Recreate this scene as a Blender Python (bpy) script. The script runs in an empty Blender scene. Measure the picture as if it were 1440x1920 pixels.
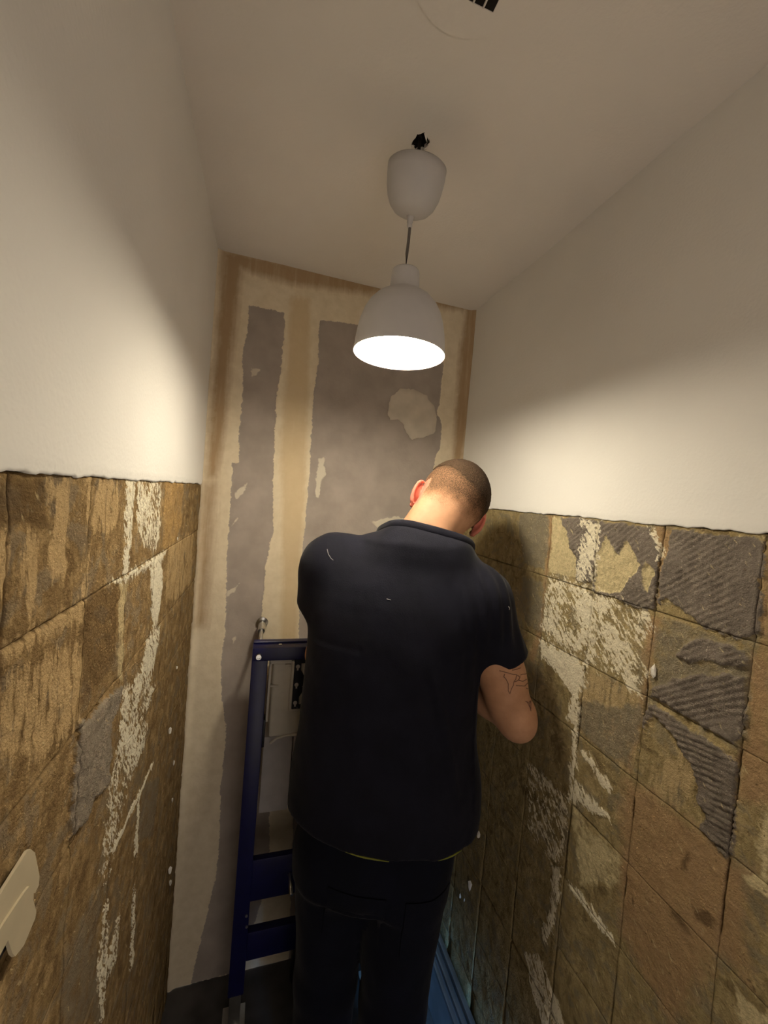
import bpy, bmesh, math, random
import numpy as np
from mathutils import Vector, Matrix
from mathutils.bvhtree import BVHTree

random.seed(7)
sc = bpy.context.scene
COL = sc.collection

# ------------------------------------------------------------------ room size (metres)
XL, XR, YB, YF, HC = -0.1956, 0.7190, 1.400, -0.55, 2.459   # left, right, back, front walls, ceiling
CAMZ = 1.7188
ZT = 1.712                                                # top of the stripped tile zone

# ------------------------------------------------------------------ camera
def make_camera():
    yaw, pitch, roll, fpx = 0.29315, -0.03557, 0.08277, 742.8
    fwd = Vector((math.sin(yaw), math.cos(yaw), 0)); right = Vector((math.cos(yaw), -math.sin(yaw), 0)); up = Vector((0, 0, 1))
    f2 = fwd * math.cos(pitch) + up * math.sin(pitch); u2 = up * math.cos(pitch) - fwd * math.sin(pitch)
    r3 = right * math.cos(roll) + u2 * math.sin(roll); u3 = u2 * math.cos(roll) - right * math.sin(roll)
    cd = bpy.data.cameras.new('camera'); cd.sensor_fit = 'VERTICAL'; cd.sensor_height = 36; cd.sensor_width = 27
    cd.lens = fpx / 1920 * 36; cd.clip_start = 0.02; cd.clip_end = 50
    co = bpy.data.objects.new('camera', cd); COL.objects.link(co)
    m = Matrix((r3, u3, -f2)).transposed().to_4x4(); m.translation = Vector((0, 0, CAMZ))
    co.matrix_world = m
    sc.camera = co
make_camera()

# ------------------------------------------------------------------ added warm world fill, cool area light assumed behind the camera, exposure
wd = bpy.data.worlds.new('world'); sc.world = wd; wd.use_nodes = True
wd.node_tree.nodes['Background'].inputs[0].default_value = (1.0, 0.87, 0.74, 1)
wd.node_tree.nodes['Background'].inputs[1].default_value = 1.0
al = bpy.data.lights.new('assumed_cool_light', 'AREA'); al.shape = 'RECTANGLE'; al.size = 0.3; al.size_y = 0.4  # added area light for an assumed cool source, unseen behind the camera
al.energy = 2.2; al.color = (0.16, 0.48, 1.0); al.spread = math.radians(22)
ao = bpy.data.objects.new('assumed_cool_light', al); COL.objects.link(ao)
ao.location = (0.56, -1.05, 0.42); ao.rotation_euler = (Vector((0.60, 1.25, -0.05)) - Vector(ao.location)).to_track_quat('-Z', 'Y').to_euler()
BULB_COLOR = (1.0, 0.90, 0.70); BULB_STRENGTH = 258.0
sc.cycles.diffuse_bounces = 4; sc.cycles.adaptive_threshold = 0.1; sc.cycles.max_bounces = 8; sc.cycles.glossy_bounces = 2; sc.cycles.transmission_bounces = 2; sc.cycles.caustics_reflective = False; sc.cycles.caustics_refractive = False
sc.view_settings.view_transform = 'Standard'; sc.view_settings.look = 'None'
sc.view_settings.exposure = 0.0; sc.view_settings.gamma = 1.0; sc.view_settings.use_curve_mapping = False

# ------------------------------------------------------------------ helpers: naming
def tag(o, label=None, cat=None, group=None, kind=None):
    if label: o['label'] = label
    if cat: o['category'] = cat
    if group: o['group'] = group
    if kind: o['kind'] = kind
    return o
def empty(name, loc=(0, 0, 0)):
    o = bpy.data.objects.new(name, None); COL.objects.link(o); o.location = loc; o.empty_display_size = 0.05
    return o
def link(name, me, mat=None, parent=None, smooth=True):
    if mat: me.materials.append(mat)
    if smooth: me.polygons.foreach_set('use_smooth', np.ones(len(me.polygons), bool))
    o = bpy.data.objects.new(name, me); COL.objects.link(o)
    if parent is not None:
        o.parent = parent
        o.matrix_parent_inverse = Matrix.Translation(-Vector(parent.location))
    return o
def mesh_np(name, V, F):
    me = bpy.data.meshes.new(name); me.from_pydata(np.asarray(V).tolist(), [], [tuple(int(i) for i in f) for f in F]); me.update()
    return me
def mesh_fast(name, V, Q):
    V = np.asarray(V, np.float32); Q = np.asarray(Q, np.int32); k = Q.shape[1]
    me = bpy.data.meshes.new(name); me.vertices.add(len(V)); me.vertices.foreach_set('co', V.ravel())
    me.loops.add(Q.size); me.loops.foreach_set('vertex_index', Q.ravel())
    me.polygons.add(len(Q)); me.polygons.foreach_set('loop_start', np.arange(0, Q.size, k, dtype=np.int32))
    me.update(calc_edges=True)
    return me
def bm_obj(name, bm, mat, parent=None, smooth=False, auto=None):
    me = bpy.data.meshes.new(name); bmesh.ops.recalc_face_normals(bm, faces=bm.faces[:]); bm.to_mesh(me); bm.free()
    o = link(name, me, mat, parent, smooth or auto is not None)
    if auto is not None: me.set_sharp_from_angle(angle=math.radians(auto))
    return o
def add_box(bm, lo, hi, bevel=0.0, seg=1):
    v = [bm.verts.new((x, y, z)) for x in (lo[0], hi[0]) for y in (lo[1], hi[1]) for z in (lo[2], hi[2])]
    fs = [bm.faces.new([v[i] for i in f]) for f in ((0, 1, 3, 2), (4, 6, 7, 5), (0, 4, 5, 1), (2, 3, 7, 6), (0, 2, 6, 4), (1, 5, 7, 3))]
    if bevel:
        es = set(e for f in fs for e in f.edges)
        bmesh.ops.bevel(bm, geom=list(es), offset=bevel, segments=seg, affect='EDGES', profile=0.6)
def add_lathe(bm, prof, n=48, center=(0, 0, 0), axis=None, caps=True):
    q = Vector(axis).to_track_quat('Z', 'Y') if axis is not None else None
    rings = []
    for r, z in prof:
        ring = []
        for i in range(n):
            p = Vector((r * math.cos(2 * math.pi * i / n), r * math.sin(2 * math.pi * i / n), z))
            if q: p = q @ p
            ring.append(bm.verts.new(p + Vector(center)))
        rings.append(ring)
    for a, b in zip(rings, rings[1:]):
        for i in range(n): bm.faces.new((a[i], a[(i + 1) % n], b[(i + 1) % n], b[i]))
    if caps:
        if prof[0][0] > 1e-4: bm.faces.new(rings[0])
        if prof[-1][0] > 1e-4: bm.faces.new(rings[-1])
def add_tube(bm, pts, r, n=8, flat=1.0, up=(0, 0, 1), closed=False):
    pts = [Vector(p) for p in pts]; rings = []; m = len(pts)
    for i, p in enumerate(pts):
        a = pts[(i - 1) % m] if (closed or i) else p; b = pts[(i + 1) % m] if (closed or i < m - 1) else p
        t = (b - a).normalized(); u = Vector(up); s = t.cross(u)
        if s.length < 1e-4: s = t.cross(Vector((1, 0, 0)))
        s.normalize(); u = s.cross(t).normalized()
        rr = r[i] if isinstance(r, (list, tuple)) else r
        rings.append([bm.verts.new(p + s * rr * flat * math.cos(2 * math.pi * k / n) + u * rr * math.sin(2 * math.pi * k / n)) for k in range(n)])
    for i in range(m if closed else m - 1):
        a, b = rings[i], rings[(i + 1) % m]
        for k in range(n): bm.faces.new((a[k], a[(k + 1) % n], b[(k + 1) % n], b[k]))
    if not closed: bm.faces.new(rings[0]); bm.faces.new(rings[-1])
def add_prism(bm, poly, to3d, depth_vec):
    a = [bm.verts.new(to3d(*p)) for p in poly]; b = [bm.verts.new(Vector(to3d(*p)) + Vector(depth_vec)) for p in poly]
    fa = bm.faces.new(a); fb = bm.faces.new(b); n = len(a)
    for i in range(n): bm.faces.new((a[i], a[(i + 1) % n], b[(i + 1) % n], b[i]))
    bmesh.ops.triangulate(bm, faces=[fa, fb])

# ------------------------------------------------------------------ helpers: noise
def _hash(ix, iy, iz, seed):
    h = (ix.astype(np.int64) * 374761393 + iy.astype(np.int64) * 668265263 + iz.astype(np.int64) * 2147483647 + seed * 974711) & 0x7fffffff
    h = ((h ^ (h >> 13)) * 1274126177) & 0x7fffffff
    h = ((h ^ (h >> 16)) * 374761) & 0x7fffffff
    return (h & 0xffff) / 65535.0
def vnoise(x, y, z=None, seed=0):
    x = np.asarray(x, float); y = np.asarray(y, float); z = np.zeros_like(x) if z is None else np.asarray(z, float)
    ix, iy, iz = np.floor(x), np.floor(y), np.floor(z); fx, fy, fz = x - ix, y - iy, z - iz
    fx, fy, fz = [f * f * (3 - 2 * f) for f in (fx, fy, fz)]
    def c(a, b, d): return _hash(ix + a, iy + b, iz + d, seed)
    l0 = (c(0, 0, 0) * (1 - fx) + c(1, 0, 0) * fx) * (1 - fy) + (c(0, 1, 0) * (1 - fx) + c(1, 1, 0) * fx) * fy
    if not np.any(fz): return l0
    l1 = (c(0, 0, 1) * (1 - fx) + c(1, 0, 1) * fx) * (1 - fy) + (c(0, 1, 1) * (1 - fx) + c(1, 1, 1) * fx) * fy
    return l0 * (1 - fz) + l1 * fz
def fbm(x, y, z=None, seed=0, octv=4):
    t, a, s = 0.0, 0.5, 0.0
    for k in range(octv):
        f = 2.0 ** k
        t = t + a * vnoise(x * f, y * f, None if z is None else z * f, seed + 17 * k); s += a; a *= 0.5
    return t / s
def sstep(a, b, x):
    t = np.clip((x - a) / (b - a), 0, 1); return t * t * (3 - 2 * t)
def poly_sd(px, py, poly):
    """signed distance to a polygon, positive inside"""
    P = np.asarray(poly, float); d = np.full(px.shape, 1e9); ins = np.zeros(px.shape, bool); n = len(P)
    for i in range(n):
        ax, ay = P[i]; bx, by = P[(i + 1) % n]; ex, ey = bx - ax, by - ay
        t = np.clip(((px - ax) * ex + (py - ay) * ey) / (ex * ex + ey * ey + 1e-12), 0, 1)
        d = np.minimum(d, np.hypot(px - ax - t * ex, py - ay - t * ey))
        if ay != by: ins ^= ((ay > py) != (by > py)) & (px < ax + (py - ay) / (by - ay) * ex)
    return np.where(ins, d, -d)

# ------------------------------------------------------------------ materials
class NT:
    def __init__(s, name):
        s.m = bpy.data.materials.new(name); s.m.use_nodes = True; s.t = s.m.node_tree; s.n = s.t.nodes
        s.b = s.n['Principled BSDF']; s._pos = None
    def new(s, ty, **kw):
        n = s.n.new(ty)
        for k, v in kw.items(): setattr(n, k, v)
        return n
    def put(s, sock, v):
        if hasattr(v, 'is_output') or isinstance(v, bpy.types.NodeSocket): s.t.links.new(v, sock)
        else: sock.default_value = v
    def pos(s):
        if s._pos is None: s._pos = s.new('ShaderNodeNewGeometry').outputs['Position']
        return s._pos
    def mapped(s, scale=(1, 1, 1), rot=(0, 0, 0), vec=None):
        n = s.new('ShaderNodeMapping'); s.put(n.inputs['Vector'], vec or s.pos()); n.inputs['Scale'].default_value = scale; n.inputs['Rotation'].default_value = rot
        return n.outputs[0]
    def noise(s, scale, detail=4, rough=0.55, vec=None, dist=0.0):
        n = s.new('ShaderNodeTexNoise'); s.put(n.inputs['Vector'], vec or s.pos()); n.inputs['Scale'].default_value = scale
        n.inputs['Detail'].default_value = detail; n.inputs['Roughness'].default_value = rough; n.inputs['Distortion'].default_value = dist
        return n.outputs['Fac']
    def math(s, op, a, b=0.0, clamp=False):
        n = s.new('ShaderNodeMath', operation=op, use_clamp=clamp); s.put(n.inputs[0], a); s.put(n.inputs[1], b); return n.outputs[0]
    def rng(s, v, a, b, c=0.0, d=1.0):
        n = s.new('ShaderNodeMapRange'); s.put(n.inputs[0], v)
        for i, q in enumerate((a, b, c, d)): n.inputs[i + 1].default_value = q
        return n.outputs[0]
    def mix(s, f, a, b):
        n = s.new('ShaderNodeMix', data_type='RGBA'); s.put(n.inputs[0], f)
        s.put(n.inputs[6], a if not isinstance(a, tuple) else (*a, 1)[:4]); s.put(n.inputs[7], b if not isinstance(b, tuple) else (*b, 1)[:4])
        return n.outputs[2]
    def attr(s, name):
        n = s.new('ShaderNodeAttribute', attribute_name=name); q = s.new('ShaderNodeSeparateColor'); s.t.links.new(n.outputs['Color'], q.inputs[0])
        return q.outputs[0], q.outputs[1], q.outputs[2], n.outputs['Alpha']
    def bump(s, h, strength=0.3, dist=0.002):
        n = s.new('ShaderNodeBump'); n.inputs['Strength'].default_value = strength; n.inputs['Distance'].default_value = dist
        s.put(n.inputs['Height'], h); s.t.links.new(n.outputs[0], s.b.inputs['Normal'])
    def done(s, color, rough=0.7, metal=0.0, spec=0.3):
        s.put(s.b.inputs['Base Color'], color if not isinstance(color, tuple) else (*color, 1)[:4]); s.put(s.b.inputs['Roughness'], rough)
        s.b.inputs['Metallic'].default_value = metal; s.b.inputs['Specular IOR Level'].default_value = spec
        return s.m
    def matte(s, color):
        d = s.new('ShaderNodeBsdfDiffuse'); s.put(d.inputs['Color'], color if not isinstance(color, tuple) else (*color, 1)[:4]); d.inputs['Roughness'].default_value = 0.3
        if s.b.inputs['Normal'].is_linked: s.t.links.new(s.b.inputs['Normal'].links[0].from_socket, d.inputs['Normal'])
        s.t.links.new(d.outputs[0], s.n['Material Output'].inputs['Surface']); s.n.remove(s.b)
        return s.m
def simple(name, col, rough=0.6, metal=0.0, var=0.12, nscale=30.0, bump=0.0, bscale=200.0, spec=0.3):
    n = NT(name); f = n.noise(nscale, 2)
    c = n.mix(n.rng(f, 0.3, 0.7), tuple(x * (1 - var) for x in col), tuple(min(1, x * (1 + var)) for x in col))
    if bump: n.bump(n.noise(bscale, 1), bump, 0.001)
    return n.done(c, rough, metal, spec)
def mat_paint(name, col):
    n = NT(name)
    big = n.noise(3.0, 3)
    c = n.mix(n.rng(big, 0.35, 0.7), tuple(x * 0.95 for x in col), col)
    n.bump(n.noise(160, 1), 0.25, 0.0016)
    return n.matte(c)
def mat_residue(name, base, base2, tan, orange, cream, white, grey, thin, dark, diag):
    """stripped tile wall: adhesive residues chosen by the marks stored on the mesh, broken up by noise"""
    n = NT(name)
    g, w, c, o = n.attr('marks_a'); t, h, d, j = n.attr('marks_b')
    fine = n.noise(150, 2, 0.65); mid = n.noise(34, 3, 0.65)
    streak = n.noise(1.0, 3, 0.65, vec=n.mapped((30, 95, 15)))
    comb = n.noise(1.0, 2, 0.6, vec=n.mapped((60, 170, 45), vec=n.mapped(rot=(diag, 0, 0))))
    def mask(m, nz, amp, width=0.05):
        v = n.math('ADD', m, n.math('MULTIPLY', n.math('SUBTRACT', nz, 0.5), amp))
        return n.rng(v, 0.5 - width, 0.5 + width)
    both = n.math('ADD', n.math('MULTIPLY', streak, 0.5), n.math('MULTIPLY', mid, 0.5))
    col = n.mix(n.rng(both, 0.40, 0.62), base, base2)
    blot = n.noise(19, 3, 0.7, dist=0.6)
    col = n.mix(n.rng(mid, 0.50, 0.68, 0, 0.45), col, tan)
    col = n.mix(n.rng(blot, 0.52, 0.60, 0, 0.55), col, thin)
    col = n.mix(n.rng(blot, 0.44, 0.36, 0, 0.45), col, dark)
    col = n.mix(n.math('MULTIPLY', mask(t, streak, 1.4, 0.10), 0.85), col, tan)
    col = n.mix(n.math('MULTIPLY', mask(o, mid, 0.8, 0.22), 0.8), col, orange)
    col = n.mix(n.math('MULTIPLY', mask(h, mid, 1.1, 0.15), 0.8), col, thin)
    col = n.mix(mask(g, fine, 0.5, 0.06), col, n.mix(n.rng(both, 0.40, 0.62), grey, tuple(x * 1.45 for x in grey)))
    col = n.mix(mask(c, mid, 0.8, 0.08), col, n.mix(n.rng(fine, 0.35, 0.62), tuple(x * 0.72 for x in cream), cream))
    col = n.mix(n.math('MULTIPLY', mask(d, mid, 0.9, 0.15), 0.7), col, dark)
    col = n.mix(n.math('MULTIPLY', mask(w, n.math('ADD', n.math('MULTIPLY', comb, 0.62), n.math('MULTIPLY', fine, 0.38)), 1.9, 0.06), 0.92), col, white)
    flecks = n.rng(comb, 0.66, 0.73)
    col = n.mix(n.math('MULTIPLY', flecks, 0.5), col, cream)
    pits = n.rng(n.math('ADD', n.math('MULTIPLY', fine, 0.6), n.math('MULTIPLY', mid, 0.4)), 0.60, 0.68)
    col = n.mix(n.math('MULTIPLY', pits, 0.6), col, dark)
    col = n.mix(n.math('MULTIPLY', j, n.rng(mid, 0.38, 0.60, 0.1, 0.9)), col, dark)
    n.bump(n.noise(190, 2, 0.7), 0.75, 0.0035)
    return n.matte(col)
def mat_backwall():
    n = NT('filled_plasterboard')
    g, w, p, o = n.attr('marks_a'); t, _, _, _ = n.attr('marks_b')
    fine = n.noise(160, 2); mid = n.noise(30, 3, 0.6); vert = n.noise(1.0, 3, 0.6, vec=n.mapped((70, 20, 6)))
    def mask(m, nz, amp, width=0.05):
        return n.rng(n.math('ADD', m, n.math('MULTIPLY', n.math('SUBTRACT', nz, 0.5), amp)), 0.5 - width, 0.5 + width)
    col = n.mix(n.rng(mid, 0.35, 0.65), (0.76, 0.66, 0.49), (0.84, 0.74, 0.57))
    col = n.mix(n.math('MULTIPLY', mask(t, vert, 0.6, 0.25), 0.7), col, (0.66, 0.51, 0.30))
    col = n.mix(n.math('MULTIPLY', mask(o, vert, 0.7, 0.35), 0.85), col, (0.42, 0.28, 0.15))
    col = n.mix(mask(g, fine, 0.35, 0.04), col, n.mix(n.rng(n.noise(12, 3), 0.35, 0.65), (0.39, 0.338, 0.298), (0.46, 0.40, 0.355)))
    col = n.mix(mask(w, mid, 1.0, 0.08), col, (0.70, 0.64, 0.53))
    n.bump(n.noise(120, 2), 0.25, 0.002)
    return n.matte(col)

M = {}
M['paint'] = mat_paint('white_wall_paint', (0.86, 0.835, 0.79))
M['ceil'] = mat_paint('ceiling_paint', (0.87, 0.82, 0.76))
M['resR'] = mat_residue('residue_right', (0.25, 0.190, 0.092), (0.345, 0.275, 0.140), (0.43, 0.325, 0.175), (0.34, 0.218, 0.115), (0.60, 0.50, 0.29), (0.78, 0.71, 0.54), (0.145, 0.122, 0.100), (0.185, 0.160, 0.115), (0.075, 0.048, 0.025), 0.75)
M['resL'] = mat_residue('residue_left', (0.180, 0.118, 0.055), (0.27, 0.183, 0.086), (0.46, 0.325, 0.165), (0.40, 0.25, 0.10), (0.54, 0.43, 0.24), (0.78, 0.72, 0.56), (0.200, 0.168, 0.128), (0.185, 0.150, 0.105), (0.085, 0.052, 0.024), -0.6)
M['back'] = mat_backwall()
M['base'] = simple('joint_mortar', (0.10, 0.068, 0.036), 0.9, var=0.3, nscale=60, bump=0.5)
M['patch'] = simple('filler_patch', (0.62, 0.55, 0.46), 0.75, var=0.10, nscale=18, bump=0.2, bscale=120)
M['concrete'] = simple('concrete_floor', (0.085, 0.08, 0.078), 0.85, var=0.35, nscale=9, bump=0.5, bscale=90)
M['dark'] = simple('dark_cavity', (0.012, 0.009, 0.007), 0.95)
M['shade'] = simple('white_plastic', (0.56, 0.535, 0.53), 0.55, var=0.02, spec=0.35)
M['shade_in'] = simple('shade_inside', (0.88, 0.86, 0.82), 0.5, var=0.02)
M['cord'] = simple('grey_cord', (0.16, 0.14, 0.13), 0.6)
M['blue'] = simple('blue_enamel', (0.004, 0.0045, 0.062), 0.36, var=0.15, nscale=25, spec=0.5)
M['zinc'] = simple('bright_zinc', (0.72, 0.72, 0.70), 0.28, 1.0, var=0.08)
M['cistern'] = simple('cream_plastic', (0.58, 0.54, 0.47), 0.5, var=0.05)
M['foam'] = simple('grey_foam', (0.44, 0.41, 0.40), 0.8, var=0.06, bump=0.2, bscale=300)
M['black'] = simple('black_plastic', (0.012, 0.012, 0.018), 0.4)
M['casing'] = simple('galvanised_channel', (0.34, 0.40, 0.45), 0.42, 0.6, var=0.15, nscale=14)
M['plate'] = simple('ivory_plastic', (0.56, 0.48, 0.33), 0.5, var=0.04)
M['chip'] = simple('plaster_chip', (0.78, 0.74, 0.66), 0.8)
M['vent'] = simple('vent_plastic', (0.70, 0.67, 0.62), 0.55, var=0.03)

# ------------------------------------------------------------------ marks left on the walls (metres in the wall's own plane)
# channel: g thick grey adhesive, h thin grey film, w white plaster, c cream, o orange, t tan, d dark, p filler patch
RIGHT_MARKS=[
 ('g',1,0.008,[(0.545,1.705),(0.474,1.705),(0.419,1.704),(0.401,1.699),(0.402,1.681),(0.401,1.651),(0.405,1.647),(0.402,1.628),(0.399,1.623),(0.396,1.588),(0.396,1.565),(0.405,1.557),(0.417,1.549),(0.429,1.542),(0.457,1.542),(0.471,1.541),(0.491,1.554),(0.511,1.561),(0.527,1.57),(0.544,1.577),(0.551,1.565),(0.556,1.562),(0.558,1.59),(0.56,1.614),(0.555,1.639),(0.552,1.684)]),
 ('g',1,0.008,[(0.711,1.708),(0.657,1.707),(0.598,1.706),(0.581,1.693),(0.569,1.67),(0.564,1.642),(0.563,1.613),(0.564,1.588),(0.561,1.556),(0.571,1.548),(0.598,1.543),(0.643,1.548),(0.676,1.548),(0.706,1.551),(0.713,1.556),(0.71,1.63)]),
 ('c',1,0.01,[(0.687,1.679),(0.666,1.646),(0.657,1.639),(0.647,1.663),(0.635,1.676),(0.62,1.653),(0.605,1.63),(0.608,1.612),(0.623,1.596),(0.64,1.565),(0.666,1.554),(0.701,1.554),(0.709,1.586),(0.713,1.63),(0.697,1.646)]),
 ('c',1,0.01,[(0.59,1.635),(0.576,1.631),(0.57,1.62),(0.575,1.602),(0.578,1.572),(0.588,1.586),(0.597,1.612)]),
 ('g',0.9,0.01,[(0.841,1.708),(0.772,1.708),(0.72,1.709),(0.71,1.63),(0.72,1.564),(0.765,1.559),(0.781,1.597),(0.769,1.61),(0.78,1.619),(0.806,1.652),(0.817,1.678)]),
 ('w',0.6,0.02,[(0.771,1.703),(0.714,1.707),(0.716,1.678),(0.708,1.567),(0.765,1.556),(0.761,1.606),(0.758,1.653),(0.742,1.685)]),
 ('c',1,0.012,[(0.868,1.706),(0.836,1.703),(0.809,1.673),(0.789,1.628),(0.773,1.615),(0.765,1.58),(0.774,1.568),(0.839,1.559),(0.86,1.56),(0.862,1.634)]),
 ('h',0.8,0.01,[(1.007,1.706),(0.894,1.709),(0.879,1.694),(0.87,1.604),(0.877,1.563),(0.964,1.564),(1.002,1.646)]),
 ('h',0.6,0.014,[(0.968,1.526),(0.876,1.528),(0.87,1.397),(0.929,1.395),(0.969,1.463)]),
 ('o',0.85,0.012,[(0.886,1.711),(0.861,1.711),(0.858,1.634),(0.863,1.554),(0.866,1.519),(0.868,1.386),(0.888,1.308),(0.907,1.312),(0.879,1.429),(0.874,1.546),(0.878,1.631)]),
 ('o',0.95,0.01,[(0.582,1.707),(0.546,1.705),(0.548,1.672),(0.556,1.643),(0.557,1.602),(0.555,1.566),(0.561,1.56),(0.562,1.605),(0.567,1.653),(0.583,1.693)]),
 ('o',0.9,0.016,[(0.574,1.54),(0.548,1.536),(0.552,1.501),(0.557,1.467),(0.557,1.429),(0.565,1.38),(0.571,1.317),(0.575,1.229),(0.588,1.219),(0.58,1.312),(0.573,1.375),(0.57,1.424),(0.575,1.485)]),
 ('o',0.8,0.014,[(0.398,1.694),(0.363,1.332),(0.398,1.305),(0.402,1.37),(0.397,1.42),(0.408,1.531),(0.396,1.532),(0.396,1.568),(0.403,1.68)]),
 ('h',0.56,0.016,[(0.552,1.534),(0.524,1.543),(0.486,1.54),(0.452,1.534),(0.412,1.534),(0.406,1.521),(0.398,1.435),(0.399,1.415),(0.406,1.381),(0.43,1.383),(0.477,1.384),(0.523,1.385),(0.554,1.385),(0.554,1.402),(0.546,1.447),(0.556,1.459),(0.556,1.5)]),
 ('g',0.85,0.01,[(0.55,1.404),(0.512,1.438),(0.462,1.473),(0.408,1.491),(0.4,1.424),(0.409,1.385),(0.443,1.385),(0.488,1.385),(0.527,1.387),(0.552,1.386)]),
 ('g',0.75,0.01,[(0.488,1.521),(0.452,1.531),(0.414,1.532),(0.407,1.518),(0.41,1.507),(0.441,1.493),(0.467,1.492),(0.487,1.476),(0.517,1.483)]),
 ('g',0.95,0.01,[(0.555,1.369),(0.536,1.373),(0.493,1.37),(0.45,1.367),(0.409,1.365),(0.404,1.348),(0.4,1.299),(0.4,1.26),(0.402,1.204),(0.419,1.21),(0.447,1.215),(0.437,1.245),(0.454,1.257),(0.454,1.284),(0.47,1.309),(0.488,1.323),(0.501,1.336),(0.52,1.348),(0.54,1.355),(0.555,1.337),(0.558,1.31),(0.563,1.332)]),
 ('w',0.5,0.03,[(0.853,1.545),(0.751,1.552),(0.699,1.545),(0.622,1.538),(0.583,1.537),(0.569,1.512),(0.585,1.472),(0.591,1.444),(0.571,1.432),(0.579,1.381),(0.614,1.394),(0.646,1.393),(0.704,1.392),(0.764,1.393),(0.801,1.4),(0.862,1.4),(0.866,1.456)]),
 ('w',0.64,0.02,[(0.792,1.548),(0.712,1.547),(0.701,1.467),(0.731,1.401),(0.757,1.395),(0.737,1.449),(0.756,1.489)]),
 ('w',0.6,0.02,[(0.69,1.47),(0.658,1.491),(0.612,1.462),(0.594,1.434),(0.629,1.428),(0.663,1.442)]),
 ('w',0.9,0.02,[(0.872,1.379),(0.791,1.382),(0.715,1.382),(0.709,1.335),(0.724,1.272),(0.717,1.225),(0.75,1.237),(0.743,1.293),(0.807,1.327),(0.857,1.339)]),
 ('w',0.85,0.012,[(0.603,1.384),(0.599,1.41),(0.588,1.402),(0.576,1.382),(0.592,1.374)]),
 ('w',0.8,0.012,[(0.72,1.709),(0.708,1.708),(0.708,1.616),(0.709,1.552),(0.717,1.56),(0.713,1.63)]),
 ('w',0.7,0.012,[(0.594,1.708),(0.58,1.703),(0.565,1.67),(0.568,1.641),(0.567,1.653),(0.583,1.693)]),
 ('w',0.62,0.016,[(0.724,1.277),(0.715,1.277),(0.716,1.216),(0.709,1.064),(0.721,1.054),(0.729,1.208)]),
 ('h',0.7,0.02,[(0.718,1.301),(0.637,1.324),(0.567,1.358),(0.576,1.237),(0.625,1.221),(0.682,1.222),(0.716,1.236)]),
 ('t',0.6,0.02,[(0.707,1.366),(0.644,1.376),(0.565,1.38),(0.569,1.297),(0.583,1.218),(0.708,1.226),(0.718,1.301)]),
 ('w',0.6,0.016,[(0.724,1.102),(0.706,1.111),(0.655,1.105),(0.6,1.107),(0.63,1.087),(0.719,1.06)]),
 ('w',0.47,0.02,[(0.865,1.036),(0.799,1.049),(0.724,1.051),(0.724,0.947),(0.744,0.882),(0.841,0.878)]),
 ('w',0.62,0.014,[(0.702,1.184),(0.678,1.19),(0.612,1.161),(0.621,1.15),(0.681,1.168)]),
 ('w',0.62,0.014,[(0.749,0.866),(0.723,0.891),(0.722,0.829),(0.729,0.726),(0.751,0.669),(0.762,0.689),(0.742,0.766)]),
 ('w',0.6,0.014,[(0.7,0.872),(0.675,0.886),(0.615,0.886),(0.572,0.884),(0.586,0.868),(0.636,0.869)]),
 ('w',0.6,0.014,[(0.813,0.575),(0.753,0.628),(0.672,0.573),(0.733,0.49),(0.78,0.534)]),
 ('c',0.58,0.03,[(0.718,1.056),(0.658,1.04),(0.582,1.043),(0.58,0.991),(0.665,0.906),(0.684,0.948)]),
 ('d',0.7,0.012,[(0.445,1.088),(0.426,1.101),(0.412,1.099),(0.419,1.077),(0.437,1.078)]),
 ('d',0.6,0.01,[(0.471,1.127),(0.464,1.164),(0.458,1.165),(0.464,1.13)]),
 ('d',0.6,0.012,[(0.482,1.054),(0.466,1.054),(0.44,1.042),(0.45,1.035),(0.476,1.04)]),
 ('c',0.66,0.02,[(0.37,1.303),(0.361,1.317),(0.35,1.201),(0.373,1.197),(0.38,1.204),(0.366,1.23)]),
 ('c',0.7,0.02,[(0.38,1.036),(0.36,1.035),(0.335,1.045),(0.334,1.034),(0.362,0.996)]),
 ('o',0.75,0.03,[(0.586,1.202),(0.528,1.212),(0.392,1.212),(0.366,1.23),(0.378,1.189),(0.365,1.061),(0.408,1.05),(0.45,0.875),(0.457,0.866),(0.565,0.902),(0.588,1.135)]),
 ('t',0.6,0.03,[(0.545,1.245),(0.481,1.327),(0.461,1.304),(0.47,1.253),(0.473,1.216),(0.528,1.216)]),
]
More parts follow.
